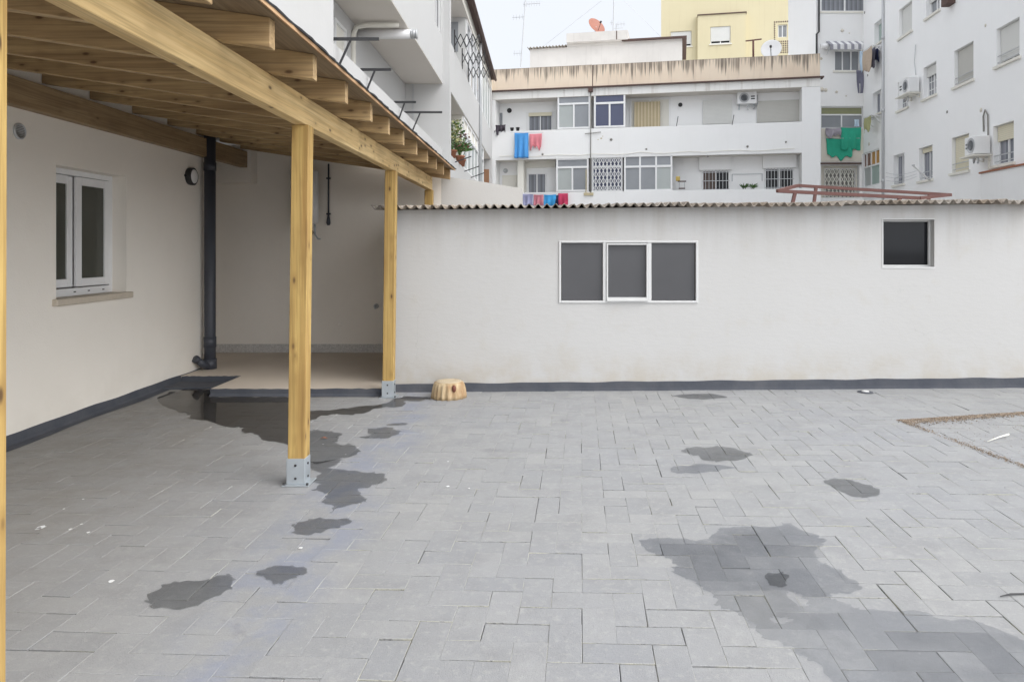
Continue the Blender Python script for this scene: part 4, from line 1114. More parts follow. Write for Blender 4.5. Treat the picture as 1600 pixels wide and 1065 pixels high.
# downpipe
u = fa.hit(923, 200)[0]
b = MB(); b.tube([fa.p(u, .03, 3.9), fa.p(u, .03, 8.5)], .02, 8); b.tube([fa.p(u - .25, .05, 6.55), fa.p(u + .45, .05, 6.6)], .018, 6); b.build('downpipe', 'dim', A)
MB().fbox(fa, u - .10, u + .10, .0, .14, 8.36, 8.54).build('rain_hopper', 'brown', A)
b = MB(); b.fbox(fa, u - .3, u + .12, .0, .05, 3.86, 3.98); b.tube([fa.p(u - .2, .03, 3.9), fa.p(u - .2, .03, 5.0)], .02, 6); b.build('pipe_patch', 'peel', A)
b = MB()
for du, dz, s in ((.42, -.42, .05), (.30, -.48, .03), (.5, -.34, .03)): b.fbox(fa, u + du, u + du + s * 1.6, .0, .004, 6.78 + dz - s, 6.78 + dz)
b.build('plaster_loss', 'peel', A)
b = MB(); pts = []
for k in range(25):
    u_ = .3 + (uR - .6) * k / 24; pts.append(fa.p(u_, .025, 5.62 + .03 * math.sin(k * 1.7) + (.02 if k % 6 else .05)))
b.tube(pts, .012, 5); b.build('cable', 'far_cream', A)
for px, py, r_ in ((848, 241, .05), (1010, 233, .04), (1168, 229, .05), (1106, 244, .05), (955, 218, .06), (1228, 222, .04)):
    u_, z_ = fa.hit(px, py); MB().disc(fa.p(u_, .001, z_), fa.p(0, 1, 0) - fa.p(0, 0, 0), r_, .02, 9).build('wall_patch', 'dim', A)
# lower floor
MB().fbox(fa, *fa.rect(809, 818.5, 249, 300, -.25)[:2], -0.799, -.2, 2.87, 5.499).build('column', 'far_cream', A)
window(A, fa, fa.rect(769, 781.5, 276, 288, nb), nb + .05, cols=2, transom=.16, fw=.03, pane='black', name='vent_window')
MB().fbox(fa, *fa.rect(785, 808, 274, 300, nb)[:2], nb, nb + .04, 2.9, fa.hit(796, 274, nb)[1]).build('door', 'far_cream', A)
fr_w((825, 854, 271, 306), cols=2, pane='curtain', fw=.05)
MB().fbox(fa, *fa.rect(820, 868, 249, 260, nb)[:2], nb, nb + .10, fa.hit(845, 262, nb)[1], 5.499).build('lintel', 'far_cream', A)
window(A, fa, fa.rect(869, 919.5, 247, 299), -.02, cols=2, transom=.40, fw=.07, panes=['glass_frost', 'glass_grey'], tpane='glass_grey', name='glazed_gallery')
window(A, fa, fa.rect(925, 972, 245, 299), -.09, cols=2, transom=.42, fw=.06, pane='glass_blue', name='glazed_gallery', grille='lattice')
window(A, fa, fa.rect(975, 1050.5, 241, 298.5), -.02, cols=3, transom=.52, fw=.075, panes=['glass_grey', 'glass_grey', 'glass_frost'], tpane='glass_grey', name='glazed_gallery')
r = fa.rect(1092.5, 1143, 241, 266, nb); MB().fbox(fa, r[0], r[1], nb, nb + .16, r[2], 5.499).build('awning_box', 'far', A)
r = fa.rect(1191.5, 1243.5, 238, 263, nb); MB().fbox(fa, r[0], r[1], nb, nb + .16, r[2], 5.499).build('awning_box', 'far', A)
o = fr_w((1097, 1140, 266, 300), cols=2, panes=['brownwood', 'glass_dark'], fw=.05, grille='bars', gmat='alu')
o = fr_w((1194.5, 1240, 263, 297), cols=2, pane='glass_dark', fw=.05, grille='bars', gmat='alu')
b = MB(); r = fa.rect(1144, 1191, 272, 283, nb); b.bar(fa.p(r[0], nb + .02, r[3]), fa.p(r[1], nb + .02, r[3]), .035)
b.bar(fa.p(r[0], nb + .02, r[3]), fa.p(r[0], nb + .02, r[2]), .035); b.bar(fa.p(r[1], nb + .02, r[3]), fa.p(r[1], nb + .02, r[2]), .035); b.build('wall_rail', 'alu', A)
r = fa.rect(1059, 1072, 283, 295, -.1)
o = thing('hanging_shelf', fa.p(r[0], -.1, r[2]), 'small dark hanging shelf beside the lower gallery glazing', 'shelf')
b = MB(); b.fbox(fa, r[0], r[1], -.2, .05, r[3] - .03, r[3]); b.fbox(fa, r[0] + .04, r[1] - .04, -.2, .05, r[2], r[2] + .03); b.build('board', 'brown', o)
b = MB()
for u in (r[0] + .05, r[1] - .08): b.fbox(fa, u, u + .03, -.12, -.09, r[2] + .03, r[3] - .03)
b.build('upright', 'alu', o)
r = fa.rect(1056, 1062.5, 276, 282, -.1)
tag(MB().fbox(fa, r[0], r[1], -.13, .02, fa.rect(1059, 1072, 283, 295, -.1)[3] + .002, r[3]).build('letter_box', 'brass', None, .02, tuple(fa.p(r[0], -.1, r[2]))), 'small yellow box on top of the hanging shelf', 'box')
for k, (px, lab) in enumerate(((1162.5, 'left of two small spiky yuccas on the lower far balcony'), (1176, 'right of two small spiky yuccas on the lower far balcony'))):
    u, z = fa.hit(px, 297, -.3)
    plant('yucca', fa.p(u, -.30, 3.93), .30, .42, ['leaf'], lab, False, 46, 3 + k, True)
# laundry on the far building
lz = fa.hit(815, 207.5, .14)[1]
hang('towel', fa, (804, 825.5, 207.5, 247), .14, 'blue', 'big blue towel hanging over the upper far balcony', 'towel', waves=2.5, amp=.06, seed=2)
hang('shirt', fa, (827, 847, 209, 231), .14, 'pink', 'ragged pink shirt hanging beside the blue towel', 'shirt', waves=2.5, amp=.04, taper=.12, ragged=.14, seed=5)
b = MB(); b.tube([fa.p(fa.hit(798, 207)[0], .14, lz + .01), fa.p(fa.hit(850, 207)[0], .14, lz - .02)], .008, 5)
tag(b.build('clothes_line', 'alu', None, 0, tuple(fa.p(.5, .14, lz))), 'clothes line holding the blue towel and pink shirt', 'clothes line')
for (x0, x1, y0, y1, m, lab, s) in ((817, 833, 303, 321, 'lavender', 'lavender towel hanging leftmost on the lower far balcony', 1), (834, 849, 304, 321, 'pinkdot', 'pink patterned towel on the lower far balcony line', 2),
        (850, 869, 304, 321, 'blue2', 'bright blue towel on the lower far balcony line', 3), (867.5, 873, 305, 321, 'navy', 'narrow navy cloth between blue and crimson towels', 4), (872, 887.5, 302, 320, 'crimson', 'crimson towel hanging rightmost on the lower far balcony', 5)):
    hang('towel', fa, (x0, x1, y0, y1), .16 + .012 * (s % 2), m, lab, 'towel', group='towels on the lower far balcony', waves=2.2, amp=.05, seed=s)
lz = fa.hit(850, 303.5, .17)[1]
b = MB(); b.tube([fa.p(fa.hit(812, 300)[0], .17, lz), fa.p(fa.hit(891, 300)[0], .17, lz + .06)], .01, 5)
tag(b.build('clothes_line', 'alu', None, 0, tuple(fa.p(.9, .17, lz))), 'clothes line along the lower far balcony with five towels', 'clothes line')
hang('garment', fa, (773, 790, 195, 207), -.02, 'darkcloth', 'crumpled dark garment on the corner of the upper far balcony', 'garment', waves=3, amp=.09, ragged=.15, seed=3)
for k, (px, lab) in enumerate(((800, 'left of two small black pots on the upper far balcony'), (809, 'right of two small black pots on the upper far balcony'))):
    u = fa.hit(px, 203, -.08)[0]
    MB_ = MB(); MB_.lathe(fa.p(u, -.08, 6.782), (0, 0, 1), [(.06, 0), (.08, .13), (.09, .13), (.09, .16), (.075, .16), (.07, .10), (.01, .10)], 14)
    tag(MB_.build('pot', 'black', None, 0, tuple(fa.p(u, -.08, 6.782))), lab, 'pot', 'black pots on the far balcony')

# penthouse on its roof
Pn = thing('rooftop_house', fa.p(5, -5, 8.56), 'small grey rendered roof house with overhanging slab above the peach parapet', 'roof house')
r0_ = fa.rect(828, 1066, 76, 105, -5.0); zl = fa.hit(830, 77, -5)[1]
b = MB(); uA, uB, uC, uD = [fa.hit(x, 80, -5)[0] for x in (828, 886, 975, 1066)]
b.fbox(fa, uA, uD, -9.0, -5.0, 8.56, zl); b.fbox(fa, uB, uC, -8.5, -4.98, zl, zl + .45); b.build('wall', 'pent', Pn)
zt0, zt1 = fa.hit(930, 64, -4.7)[1], fa.hit(930, 50, -4.7)[1]
MB().fbox(fa, fa.hit(885, 60, -4.7)[0], fa.hit(981, 60, -4.7)[0], -8.8, -4.7, zt0, zt1).build('roof_slab', 'pent', Pn)
MB().fbox(fa, uC - .1, uD + .22, -9.1, -4.8, zl + .12, zl + .19).build('roof_sheet', 'brown', Pn)
b = MB(); b.fbox(fa, uC, uD, -9.0, -5.01, zl, zl + .12); b.build('wall_top', 'pent', Pn)
b = MB(); vs = []; fsx = []; k = 70
for i in range(k + 1):
    u = uA - .1 + (uB + .1 - uA) * i / k
    for n_ in (-4.85, -9.0): vs.append(fa.p(u, n_, zl + .05 + .035 * math.cos(i * 1.1) + (.02 * i / k)))
for i in range(k): fsx.append((i * 2, i * 2 + 1, i * 2 + 3, i * 2 + 2))
b.add(vs, fsx, True); o = b.build('corrugated_roof', 'corr', Pn); q = o.modifiers.new('t', 'SOLIDIFY'); q.thickness = .03
b = MB(); u = fa.hit(963.5, 55, -4.69)[0]; b.fbox(fa, u - .02, u + .02, -4.70, -4.68, zt0, zt1 - .02); b.build('crack', 'brown', Pn)

# aerials and dishes
def aerial(base, top, elems, label, guys=()):
    o = thing('aerial', base, label, 'aerial'); b = MB(); base, top = Vector(base), Vector(top)
    b.tube([base, top], .028, 6); b.build('mast', 'alu', o)
    b = MB()
    for t, side, ln, k in elems:
        p = base.lerp(top, t); q = p + fa_u * side * ln; b.tube([p, q], .016, 5)
        for i in range(k):
            m = p.lerp(q, (i + .6) / k); b.tube([m - Vector((0, 0, .13)), m + Vector((0, 0, .13))], .01, 4)
    b.build('element', 'alu', o)
    if guys:
        b = MB()
        for p, q in guys: b.tube([p, q], .007, 4)
        b.build('guy_wire', 'alu', o)
fa_u = Vector((fa.u.x, fa.u.y, 0))
def fap(px, py, n):
    u, z = fa.hit(px, py, n); return fa.p(u, n, z)
aerial(fap(813.5, 105, -3), fap(821.5, -4, -3), ((.90, 1, .75, 6), (.90, -1, .1, 1), (.72, -1, .6, 4), (.20, -1, .42, 3), (.12, 1, .04, 1)), 'tall leaning television aerial with crossbars left above the parapet')
gb = fap(958, 48, -6.0); gt = fap(959.5, -14, -6.0)
aerial(gb, gt, ((.05, 1, .5, 0), (.2, -1, .16, 1)), 'thin guyed mast standing on the roof house slab', ((gt, fap(850, 72, -6)), (gt, fap(1045, 70, -6))))
b0 = fap(963, 48, -5.2); bt = fap(976, 34, -5.2)
aerial(b0 + Vector((0, 0, 0)), b0 + Vector((0, 0, .35)), ((.9, 1, .45, 3),), 'small branched aerial at the right end of the roof house slab')
dish(fap(932, 41, -6.0), (.42, -.62, .40), .50, 'rust orange satellite dish seen on top of the roof house', 'orange', fap(930, 49.5, -6.0))
dish(fap(1205, 77, -1.6), (-.35, -.9, .25), .44, 'white satellite dish behind the right end of the peach parapet', 'white', fap(1207, 95, -1.6))
o = thing('roof_post', fap(1177, 95, -1.5), 'dark T-shaped clothes post behind the peach parapet', 'post')
p, q = fap(1177, 96, -1.5), fap(1177, 63, -1.5)
MB().tube([p, q], .045, 8).build('upright', 'rust', o); MB().bar(fap(1165, 64.5, -1.5), fap(1190, 61.5, -1.5), .05).build('crossbar', 'rust', o)

# ------------------------------------------------------------------ yellow building behind (D)
d0 = at(1033, 90, 47.0)
fd = Frame((d0.x, d0.y), R(-11))
D = thing('yellow_building', fd.p(4, 0, 0), 'tall pale yellow building behind the peach parapet', 'building')
wl, wm = fd.rect(1048, 1080.5, 49, 73), fd.rect(1110, 1141.5, 41.5, 68.5, .35)
wr = fd.rect(1215.5, 1230, 38.5, 58.5)
uE = fd.hit(1300, 50)[0]
b = MB(); b.wall(fd, 0, uE, -.05, 26, [wl, wr], 0, .18, 12); b.build('wall', 'yellow', D)
bu0, bu1 = fd.hit(1090, 60, .35)[0], fd.hit(1165.5, 60, .35)[0]; bzt = fd.hit(1128, 22.5, .35)[1]
b = MB(); b.wall(fd, bu0, bu1, -.05, bzt, [wm], .35, .16, .349); b.build('bay', 'yellow', D)
MB().fbox(fd, bu0 - .02, bu1 + .05, .0, .42, bzt + .002, bzt + .06).build('bay_ledge', 'brown', D)
window(D, fd, wl, -.1, cols=2, pane='glass_dark', shutter=.84, fw=.06, sill=.05); window(D, fd, wm, .27, cols=2, pane='glass_dark', shutter=.84, fw=.06, sill=.42)
window(D, fd, wr, -.1, cols=2, pane='glass_grey', fw=.05)
b = MB()
x0_, x1_, y0_, y1_ = 1208.5, 1236, 32.5, 84
r = fd.rect(x0_, x1_, y0_, y1_); k = 8; m = 15; du = (r[1] - r[0]) / k; dz = (r[3] - r[2]) / m
for i in range(k):
    for j in range(m):
        c, d = r[0] + du * (i + .5), r[2] + dz * (j + .5)
        if wr[0] - .12 < c < wr[1] + .3 and wr[2] - .15 < d < wr[3] + .1: continue
        b.fbox(fd, c - du * .30, c + du * .30, -.0005, .012, d - dz * .30, d + dz * .30)
b.build('pierced_block', 'brown', D)

# ------------------------------------------------------------------ stair block between (B)
fbk = Frame((0, 30.9), 0.0)
B = thing('stair_block', (13, 30.9, 0), 'tall white block in the corner with glazed landing and striped awning', 'building')
ub0 = 11.95; ub1 = fbk.hit(1353, 150)[0] + .6
bw1 = fbk.rect(1283, 1360, -16, 18); bw2 = fbk.rect(1304.5, 1344.5, 78, 110.5); bw3 = fbk.rect(1283, 1350, 166, 201); bw4 = fbk.rect(1283, 1343, 258, 309)
b = MB(); b.wall(fbk, ub0, ub1, -.05, 19, [bw1, bw2, bw3, bw4], 0, .25, 3.55); b.build('wall', 'far', B)
window(B, fbk, bw1, -.1, cols=2, pane='curtain', fw=.06, sill=.04)
window(B, fbk, bw2, -.1, cols=3, pane='glass_grey', fw=.05, sill=.06)
window(B, fbk, bw3, -.1, cols=2, transom=.36, panes=['glass_grey', 'glass_grey'], tpane='glass_olive', fw=.05)
window(B, fbk, fbk.rect(1288, 1337, 263, 310, -.2), -.2, cols=2, pane='dim', fw=.05, grille='lattice', gmat='far_cream', name='grille_door')
MB().fbox(fbk, bw4[0], bw4[1], -.249, -.24, bw4[2], bw4[3]).build('door_recess', 'beige', B)
MB().fbox(fbk, bw3[0], bw3[1] - .02, .002, .015, fbk.hit(1310, 253)[1], bw3[2]).build('landing_front', 'beige', B)
MB().fbox(fbk, bw3[0] - .05, bw3[1] + .02, .0, .12, fbk.hit(1310, 257)[1], fbk.hit(1310, 254.5)[1]).build('ledge', 'brown', B)
p = fbk.hit(1275, 10); q = fbk.hit(1272.5, 80)
xx = 12.03
b = MB(); b.tube([(xx, 30.8, 19), (xx, 30.8, at(0, 50, 30.8).z), (xx - .12, 30.75, at(0, 54, 30.8).z), (xx - .12, 30.75, 9.2)], .045, 8); b.build('downpipe', 'black', B)
b = MB()
for px, py, r_ in ((1316, 48, .07), (1327, 52, .03), (1307, 144, .06), (1322, 150, .03), (1283, 92, .06), (1284, 140, .1), (1290, 141, .08)):
    u, z = fbk.hit(px, py); b.disc(fbk.p(u, .001, z), (0, -1, 0), r_, .02, 10)
b.build('wall_hole', 'beige', B)
r = fbk.rect(1282, 1293, 70, 77, .2)
b = MB(); b.tube([fbk.p(r[0], .25, r[2] + .1), fbk.p(r[1] - .1, .25, r[2] + .12), fbk.p(r[1], .16, r[3] - .05), fbk.p(r[1] + .02, .0, r[3] - .06)], .11, 12); b.build('flue', 'white', B)
# awning
r = fbk.rect(1295, 1351, 66, 79, .3)
o = thing('awning', fbk.p(r[0], 0, r[3]), 'small grey and white striped awning over the corner block window', 'awning')
b = MB(); b.add([fbk.p(r[0], .02, r[3] + .12), fbk.p(r[1], .02, r[3] + .12), fbk.p(r[1], .45, r[2] + .22), fbk.p(r[0], .45, r[2] + .22), fbk.p(r[1], .46, r[2]), fbk.p(r[0], .46, r[2]),
    fbk.p(r[0], .02, r[3] + .10), fbk.p(r[1], .02, r[3] + .10), fbk.p(r[1], .43, r[2] + .20), fbk.p(r[0], .43, r[2] + .20), fbk.p(r[1], .45, r[2]), fbk.p(r[0], .45, r[2])],
    [(0, 1, 2, 3), (3, 2, 4, 5), (6, 9, 8, 7), (9, 11, 10, 8), (0, 3, 9, 6), (3, 5, 11, 9), (1, 7, 8, 2), (2, 8, 10, 4), (0, 6, 7, 1), (5, 4, 10, 11)]); b.build('cloth', 'awning', o)
b = MB()
for u in (r[0] + .03, r[1] - .03): b.tube([fbk.p(u, .0, r[2] - .1), fbk.p(u, .42, r[2] + .18)], .015, 6)
b.build('arm', 'alu', o)
# things hanging on the corner block
hang('net', fbk, (1314, 1345, 199, 234), .10, 'green', 'larger green shade net draped under the landing window', 'net', waves=2.5, amp=.05, taper=.03, ragged=.04, seed=4)
hang('net', fbk, (1290.5, 1333, 216, 246), .05, 'green', 'lower green shade net with a pointed hem under the landing window', 'net', waves=1.2, amp=.03, taper=.10, ragged=.16, seed=7)
hang('blanket', fbk, (1290, 1314, 200, 213), .12, 'mauve', 'mauve blanket hanging left of the green net', 'blanket', waves=2, amp=.06, ragged=.12, seed=3)
hang('shirt', fbk, (1335, 1342, 187, 198), .15, 'palecloth', 'pale blue shirt pegged above the green net', 'shirt', waves=1.5, amp=.03, seed=6)
hang('trousers', fbk, (1337.5, 1350, 110, 146), .55, 'jeans', 'long grey trousers hanging below the corner block window', 'trousers', waves=1, amp=.04, taper=.35, legs=True, seed=2)
hang('shirt', fbk, (1343, 1351.5, 80, 109), .5, 'palecloth', 'white and grey shirt hanging in front of the corner block window', 'shirt', waves=2, amp=.05, taper=.1, ragged=.15, seed=9)
b = MB()
for z_ in (fbk.hit(1320, 199, .12)[1], fbk.hit(1320, 216, .06)[1] - .01): b.tube([fbk.p(bw3[0], .11, z_), fbk.p(bw3[1] - .05, .11, z_)], .008, 5)
tag(b.build('clothes_line', 'alu', None, 0, tuple(fbk.p(bw3[0], .1, bw3[2]))), 'clothes lines holding the green nets on the corner block', 'clothes line')

# ------------------------------------------------------------------ long white apartment block on the right (C)
cdir = math.atan2(1.0, .0818)
c_at22 = Vector((13.1, 22.0))
fc = Frame((c_at22.x, c_at22.y), cdir, True)             # u grows away from the viewer, n towards the yard
Cb = thing('long_building', fc.p(0, 0, 0), 'tall white apartment block with many shuttered windows on the right', 'building')
uf = fc.hit(1349, 150)[0]; un = -16.0
CW = [  # px0, px1, py0, py1 (measured at the middle of each window), options
    (1405, 1425, 8, 54, dict(cols=1, shutter=.90, pane='glass_dark')),
    (1447, 1468, -28, 22, dict(cols=2, shutter=.55, pane='glass_grey')),
    (1491, 1521, 72, 130, dict(cols=1, shutter=.985, shmat='shutter_g', grille='rail')),
    (1557, 1593, 36, 96, dict(cols=2, shutter=.90, pane='glass_dark', grille='rail')),
    (1402.5, 1419, 125, 170, dict(cols=2, shutter=.45, pane='glass_grey', grille='muntin')),
    (1443, 1463, 101, 151, dict(cols=2, shutter=.32, pane='glass_grey', grille='muntin')),
    (1396, 1413, 241, 288, dict(cols=2, pane='curtain_y', grille='rail')),
    (1436, 1457, 229, 281, dict(cols=2, pane='curtain_y', shutter=.16, shmat='shutter_c', grille='rail')),
    (1487, 1514, 212, 268, dict(cols=1, shutter=.985, shmat='shutter_c', grille='rail')),
    (1552, 1584, 193, 256, dict(cols=2, pane='curtain_y', shutter=.40, shmat='shutter_c', grille='rail')),
    (1366, 1380.5, 32, 67, dict(cols=2, pane='glass_green')),
    (1363.5, 1376.5, 143, 178, dict(cols=2, pane='curtain_y')),
    (1346.5, 1374, 236, 291, dict(cols=2, transom=.62, panes=['glass_green', 'glass_frost'], tpane='ochrepane')),
]
holes = [fc.rect(*q[:4]) for q in CW]
# windows outside the photo's frame, nearer to the viewer, in the same rows
b = MB(); b.wall(fc, un, uf, -.05, 16.5, holes, 0, .24, 9); b.build('wall', 'far_bright', Cb)
for hl, q in zip(holes, CW):
    kw = dict(q[4]); nn = -.15
    if kw.get('transom'): nn = -.03
    window(Cb, fc, hl, nn, fw=.06, sill=0 if kw.get('transom') else .07, **kw)
hl = holes[-1]
du = (hl[1] - hl[0]) / 4
for i in (2, 3): MB().fbox(fc, hl[0] + du * i + .05, hl[0] + du * (i + 1) - .05, -.072, -.06, hl[3] - .56, hl[3] - .06).build('brown_pane', 'brownpane', Cb)
for i in (1, 2, 3): MB().fbox(fc, hl[0] + du * i - .025, hl[0] + du * i + .025, -.08, -.025, hl[3] - .6, hl[3] - .05).build('glazing_bar', 'white', Cb)
u = fc.hit(1381.5, 150)[0]
b = MB(); b.tube([fc.p(u, .05, 0), fc.p(u, .05, 16.5)], .05, 8)
for z_ in (4.2, 7.0, 9.9, 12.5): b.tube([fc.p(u, .05, z_), fc.p(u, .05, z_ + .12)], .07, 8)
b.build('downpipe', 'alu', Cb)
u = fc.hit(1547, 250)[0]
b = MB(); b.tube([fc.p(u, .03, .5), fc.p(u, .03, fc.hit(1547, 236)[1])], .03, 6); b.build('drain_tube', 'far_cream', Cb)
ul = fc.hit(1541, 270)[0]; zl_ = fc.hit(1565, 267)[1]
b = MB(); b.fbox(fc, un, ul, 0, .16, zl_ - .9, zl_); b.build('ledge', 'far', Cb)
b = MB(); b.fbox(fc, un, ul + .03, 0, .20, zl_ + .002, zl_ + .05); b.build('ledge_tiles', 'clay', Cb)
r = fc.rect(1483, 1493, -8, 8); MB().fbox(fc, r[0], r[1], 0, .25, r[2], r[3]).build('wall_grating', 'brown', Cb)
aircon(fc, fc.rect(1412, 1428, 124, 147, .25), .0, 'white air conditioner beside the small barred window, higher of the right-hand pair', .42, plank=True)
aircon(fc, fc.rect(1518, 1534, 214, 242, .3), .0, 'weathered air conditioner on a plank bracket, lower of the right-hand pair', .50, plank=True)
# drying racks and clothes on C
def rack(px, n1, label, items):
    x0, x1, y = px; u0, z = fc.hit(x1, y); u1, _ = fc.hit(x0, y); u0, u1 = min(u0, u1), max(u0, u1)
    o = thing('drying_rack', fc.p((u0 + u1) / 2, 0, z), label, 'drying rack')
    b = MB()
    for u in (u0, u1): b.bar(fc.p(u, .0, z), fc.p(u, n1, z + .05), .03); b.bar(fc.p(u, .0, z - .3), fc.p(u, n1 * .7, z), .02)
    b.build('arm', 'white', o)
    b = MB()
    for k in range(5): b.tube([fc.p(u0, n1 * (k + 1) / 5, z + .05), fc.p(u1, n1 * (k + 1) / 5, z + .05)], .008, 5)
    b.build('line', 'alu', o)
    for k, (m, lab, cat, t0, t1, drop, nn) in enumerate(items):
        cloth(cat.replace(' ', '_'), fc, u0 + (u1 - u0) * t0, u0 + (u1 - u0) * t1, z - drop, z + .04, n1 * nn, m, lab, cat, waves=2, amp=.03, ragged=.12, seed=k + 3)
rack((1365, 1381, 72), .45, 'white drying rack under the upper window nearest the corner block', (('tan', 'tan cloth hanging outermost on the upper drying rack', 'cloth', .05, .95, .85, 1.0), ('jeans', 'faded blue trousers hanging behind the tan cloth', 'trousers', .2, .9, .7, .6), ('navy', 'dark navy cloth on the wall side of the upper drying rack', 'cloth', .3, .8, .45, .2)))
rack((1364, 1377, 181), .38, 'white drying rack under the lower window nearest the corner block', (('olivecloth', 'olive yellow cloth hanging on the lower drying rack', 'cloth', .1, .9, .5, 1.0),))
b = MB()
for k, (ya, yb) in enumerate(((262, 281), (268, 286), (274, 290))):
    ua, za = fc.hit(1384, ya + 8, .25); ub_, zb = fc.hit(1432, yb - 14, .25); pts = [fc.p(ua + (ub_ - ua) * t / 6, .25, za + (zb - za) * t / 6 - .10 * math.sin(math.pi * t / 6)) for t in range(7)]
    b.tube(pts, .007, 4)
tag(b.build('clothes_line', 'alu', None, 0, tuple(pts[0])), 'thin empty washing lines below the low windows of the right-hand block', 'clothes line')
for k, (px, py, r_, m) in enumerate(((1540, 40, .05, 'beige'), (1533, 172, .07, 'beige'), (1480, 175, .05, 'dim'), (1351, 20, .06, 'dim'), (1356, 118, .05, 'dim'), (1358, 225, .08, 'beige'))):
    u, z = fc.hit(px, py); MB().disc(fc.p(u, .001, z), fc.p(0, 1, 0) - fc.p(0, 0, 0), r_, .008, 9).build('wall_patch', m, Cb)
u0_, z0_ = fc.hit(1432, 118); b = MB()
b.tube([fc.p(u0_, .03, z0_ + 1.1), fc.p(u0_ + .05, .05, z0_ + .5), fc.p(u0_ - .02, .03, z0_)], .014, 5); b.build('cable', 'alu', Cb)
u0_, z0_ = fc.hit(1542, 210); b = MB()
b.tube([fc.p(u0_ + .12, .03, z0_ + .1), fc.p(u0_ + .12, .04, z0_ + .55), fc.p(u0_, .05, z0_ + .72), fc.p(u0_ - .12, .04, z0_ + .55), fc.p(u0_ - .12, .03, z0_ - .1)], .022, 6); b.build('gooseneck', 'dim', Cb)
o = thing('line_pole', fc.p(*[fc.hit(1426, 259)[0], .3, fc.hit(1426, 259)[1]]), 'slanting white clothes pole sticking out below a right-hand window', 'pole')
u, z = fc.hit(1454, 282); u2, z2 = fc.hit(1427, 259, 1.0)
b = MB(); b.tube([fc.p(u, .02, z), fc.p(u2, 1.0, z2)], .03, 8); b.build('rod', 'white', o)
b = MB(); b.disc(fc.p(u2, 1.0, z2), (0, 0, 1), .05, .03, 10); b.build('hook', 'alu', o)

# ------------------------------------------------------------------ white building on the left, above the pergola (F)
ff = Frame((-2.5, 0), R(90)); ff.n = Vector((1, 0))       # near part, u = Y
f2 = Frame((-2.33, 0), R(90)); f2.n = Vector((1, 0))
Fb = thing('corner_building', (-3.5, 17, 3.1), 'white building with balconies rising above the pergola on the left', 'building')
yA, yB, yC = 8.36, 17.4, 31.6
zt = 9.0
b = MB(); b.box(-9, -2.5, -4, yA, 3.10, zt); b.build('near_wall', 'corner', Fb)
hw = ff.rect(677.5, 688.5, 0, 46); hw = (16.15, 17.15, 6.75, 7.9)
b = MB(); b.wall(ff, yA, yB, 5.63, zt, [hw], -.003, .1, 6); b.build('upper_wall', 'corner', Fb)
window(Fb, ff, hw, -.04, cols=2, pane='glass_dark', fw=.035)
b = MB(); b.box(-3.43, -2.505, yA + .002, yB - .002, 5.61, 5.628); b.build('soffit', 'soffit', Fb)
b = MB(); b.box(-9, -3.43, yA, yB, 3.10, 5.605); b.build('balcony_wall', 'corner', Fb)
b = MB(); b.box(-3.43, -2.62, yA, yB, 2.95, 3.09); b.build('balcony_floor', 'soffit', Fb)
b = MB(); b.box(-2.62, -2.50, yA, yB, 2.95, 4.0); b.build('balcony_front', 'corner', Fb, .01)
fi = Frame((-3.43, 0), R(90)); fi.n = Vector((1, 0))
window(Fb, fi, (9.0, 11.3, 3.2, 5.3), .05, cols=2, pane='glass_frost', fw=.08, name='balcony_door')
window(Fb, fi, (11.45, 12.1, 3.2, 5.3), .04, cols=1, pane='far_cream', fw=.05, name='balcony_door')
b = MB(); b.tube([(-3.40, 12.55, 3.1), (-3.40, 12.55, 5.35), (-3.36, 12.6, 5.5), (-3.2, 12.6, 5.54), (-2.6, 12.6, 5.54)], .045, 10); b.build('waste_pipe', 'far_cream', Fb)
b = MB(); b.tube([(-3.42, 13.0, 5.50), (-2.46, 13.0, 5.50)], .085, 16); b.build('flue', 'white', Fb)
b = MB(); b.tube([(-2.46, 13.0, 5.50), (-2.36, 13.0, 5.50)], .075, 14); b.tube([(-2.44, 13.0, 5.5), (-2.43, 13.0, 5.5)], .095, 14); b.tube([(-2.40, 13.0, 5.5), (-2.39, 13.0, 5.5)], .095, 14); b.tube([(-2.355, 13.0, 5.5), (-2.345, 13.0, 5.5)], .095, 14)
b.build('flue_cap', 'alu', Fb)
b = MB(); b.box(-3.25, -3.22, yB - .02, yB - .004, 3.1, 5.6); b.build('conduit', 'alu', Fb)
# far half
b = MB(); b.box(-9, -2.33, yB, yB + .25, -.05, zt); b.build('end_wall', 'corner', Fb)
b = MB(); b.box(-9, -3.6, yB + .25, yC, -.05, zt); b.build('gallery_wall', 'corner', Fb)
MB().box(-3.6, -2.33, yB + .25, yC, -.05, 3.88).build('balcony_front', 'corner', Fb)
MB().box(-3.6, -2.33, yB + .25, yC, 5.47, 6.70).build('balcony_front', 'corner', Fb)
MB().box(-3.6, -2.34, yB + .25, yC, 5.455, 5.468).build('soffit', 'soffit', Fb)
MB().box(-3.6, -2.33, yB + .25, yC, 8.62, zt).build('roof_beam', 'far_cream', Fb)
MB().box(-3.6, -2.34, yB + .25, yC, 8.605, 8.618).build('soffit', 'soffit', Fb)
MB().box(-9, -2.17, yB - 6, yC - .4, zt + .002, zt + .13).build('eave', 'brown', Fb)
b = MB(); b.tube([(-2.14, yB - 6, zt - .02), (-2.14, yC - .5, zt - .02)], .06, 8); b.build('gutter', 'brown', Fb)
MB().box(-3.6, -2.33, 30.8, yC - .05, 3.88, 5.455).build('pier', 'corner', Fb); MB().box(-3.6, -2.33, 30.8, yC - .05, 6.70, 8.605).build('pier', 'corner', Fb)
MB().box(-3.6, -2.40, 21.5, 21.62, 6.70, 8.605).build('partition', 'corner', Fb); MB().box(-3.6, -2.40, 20.6, 20.72, 3.88, 5.455).build('partition', 'far_cream', Fb)
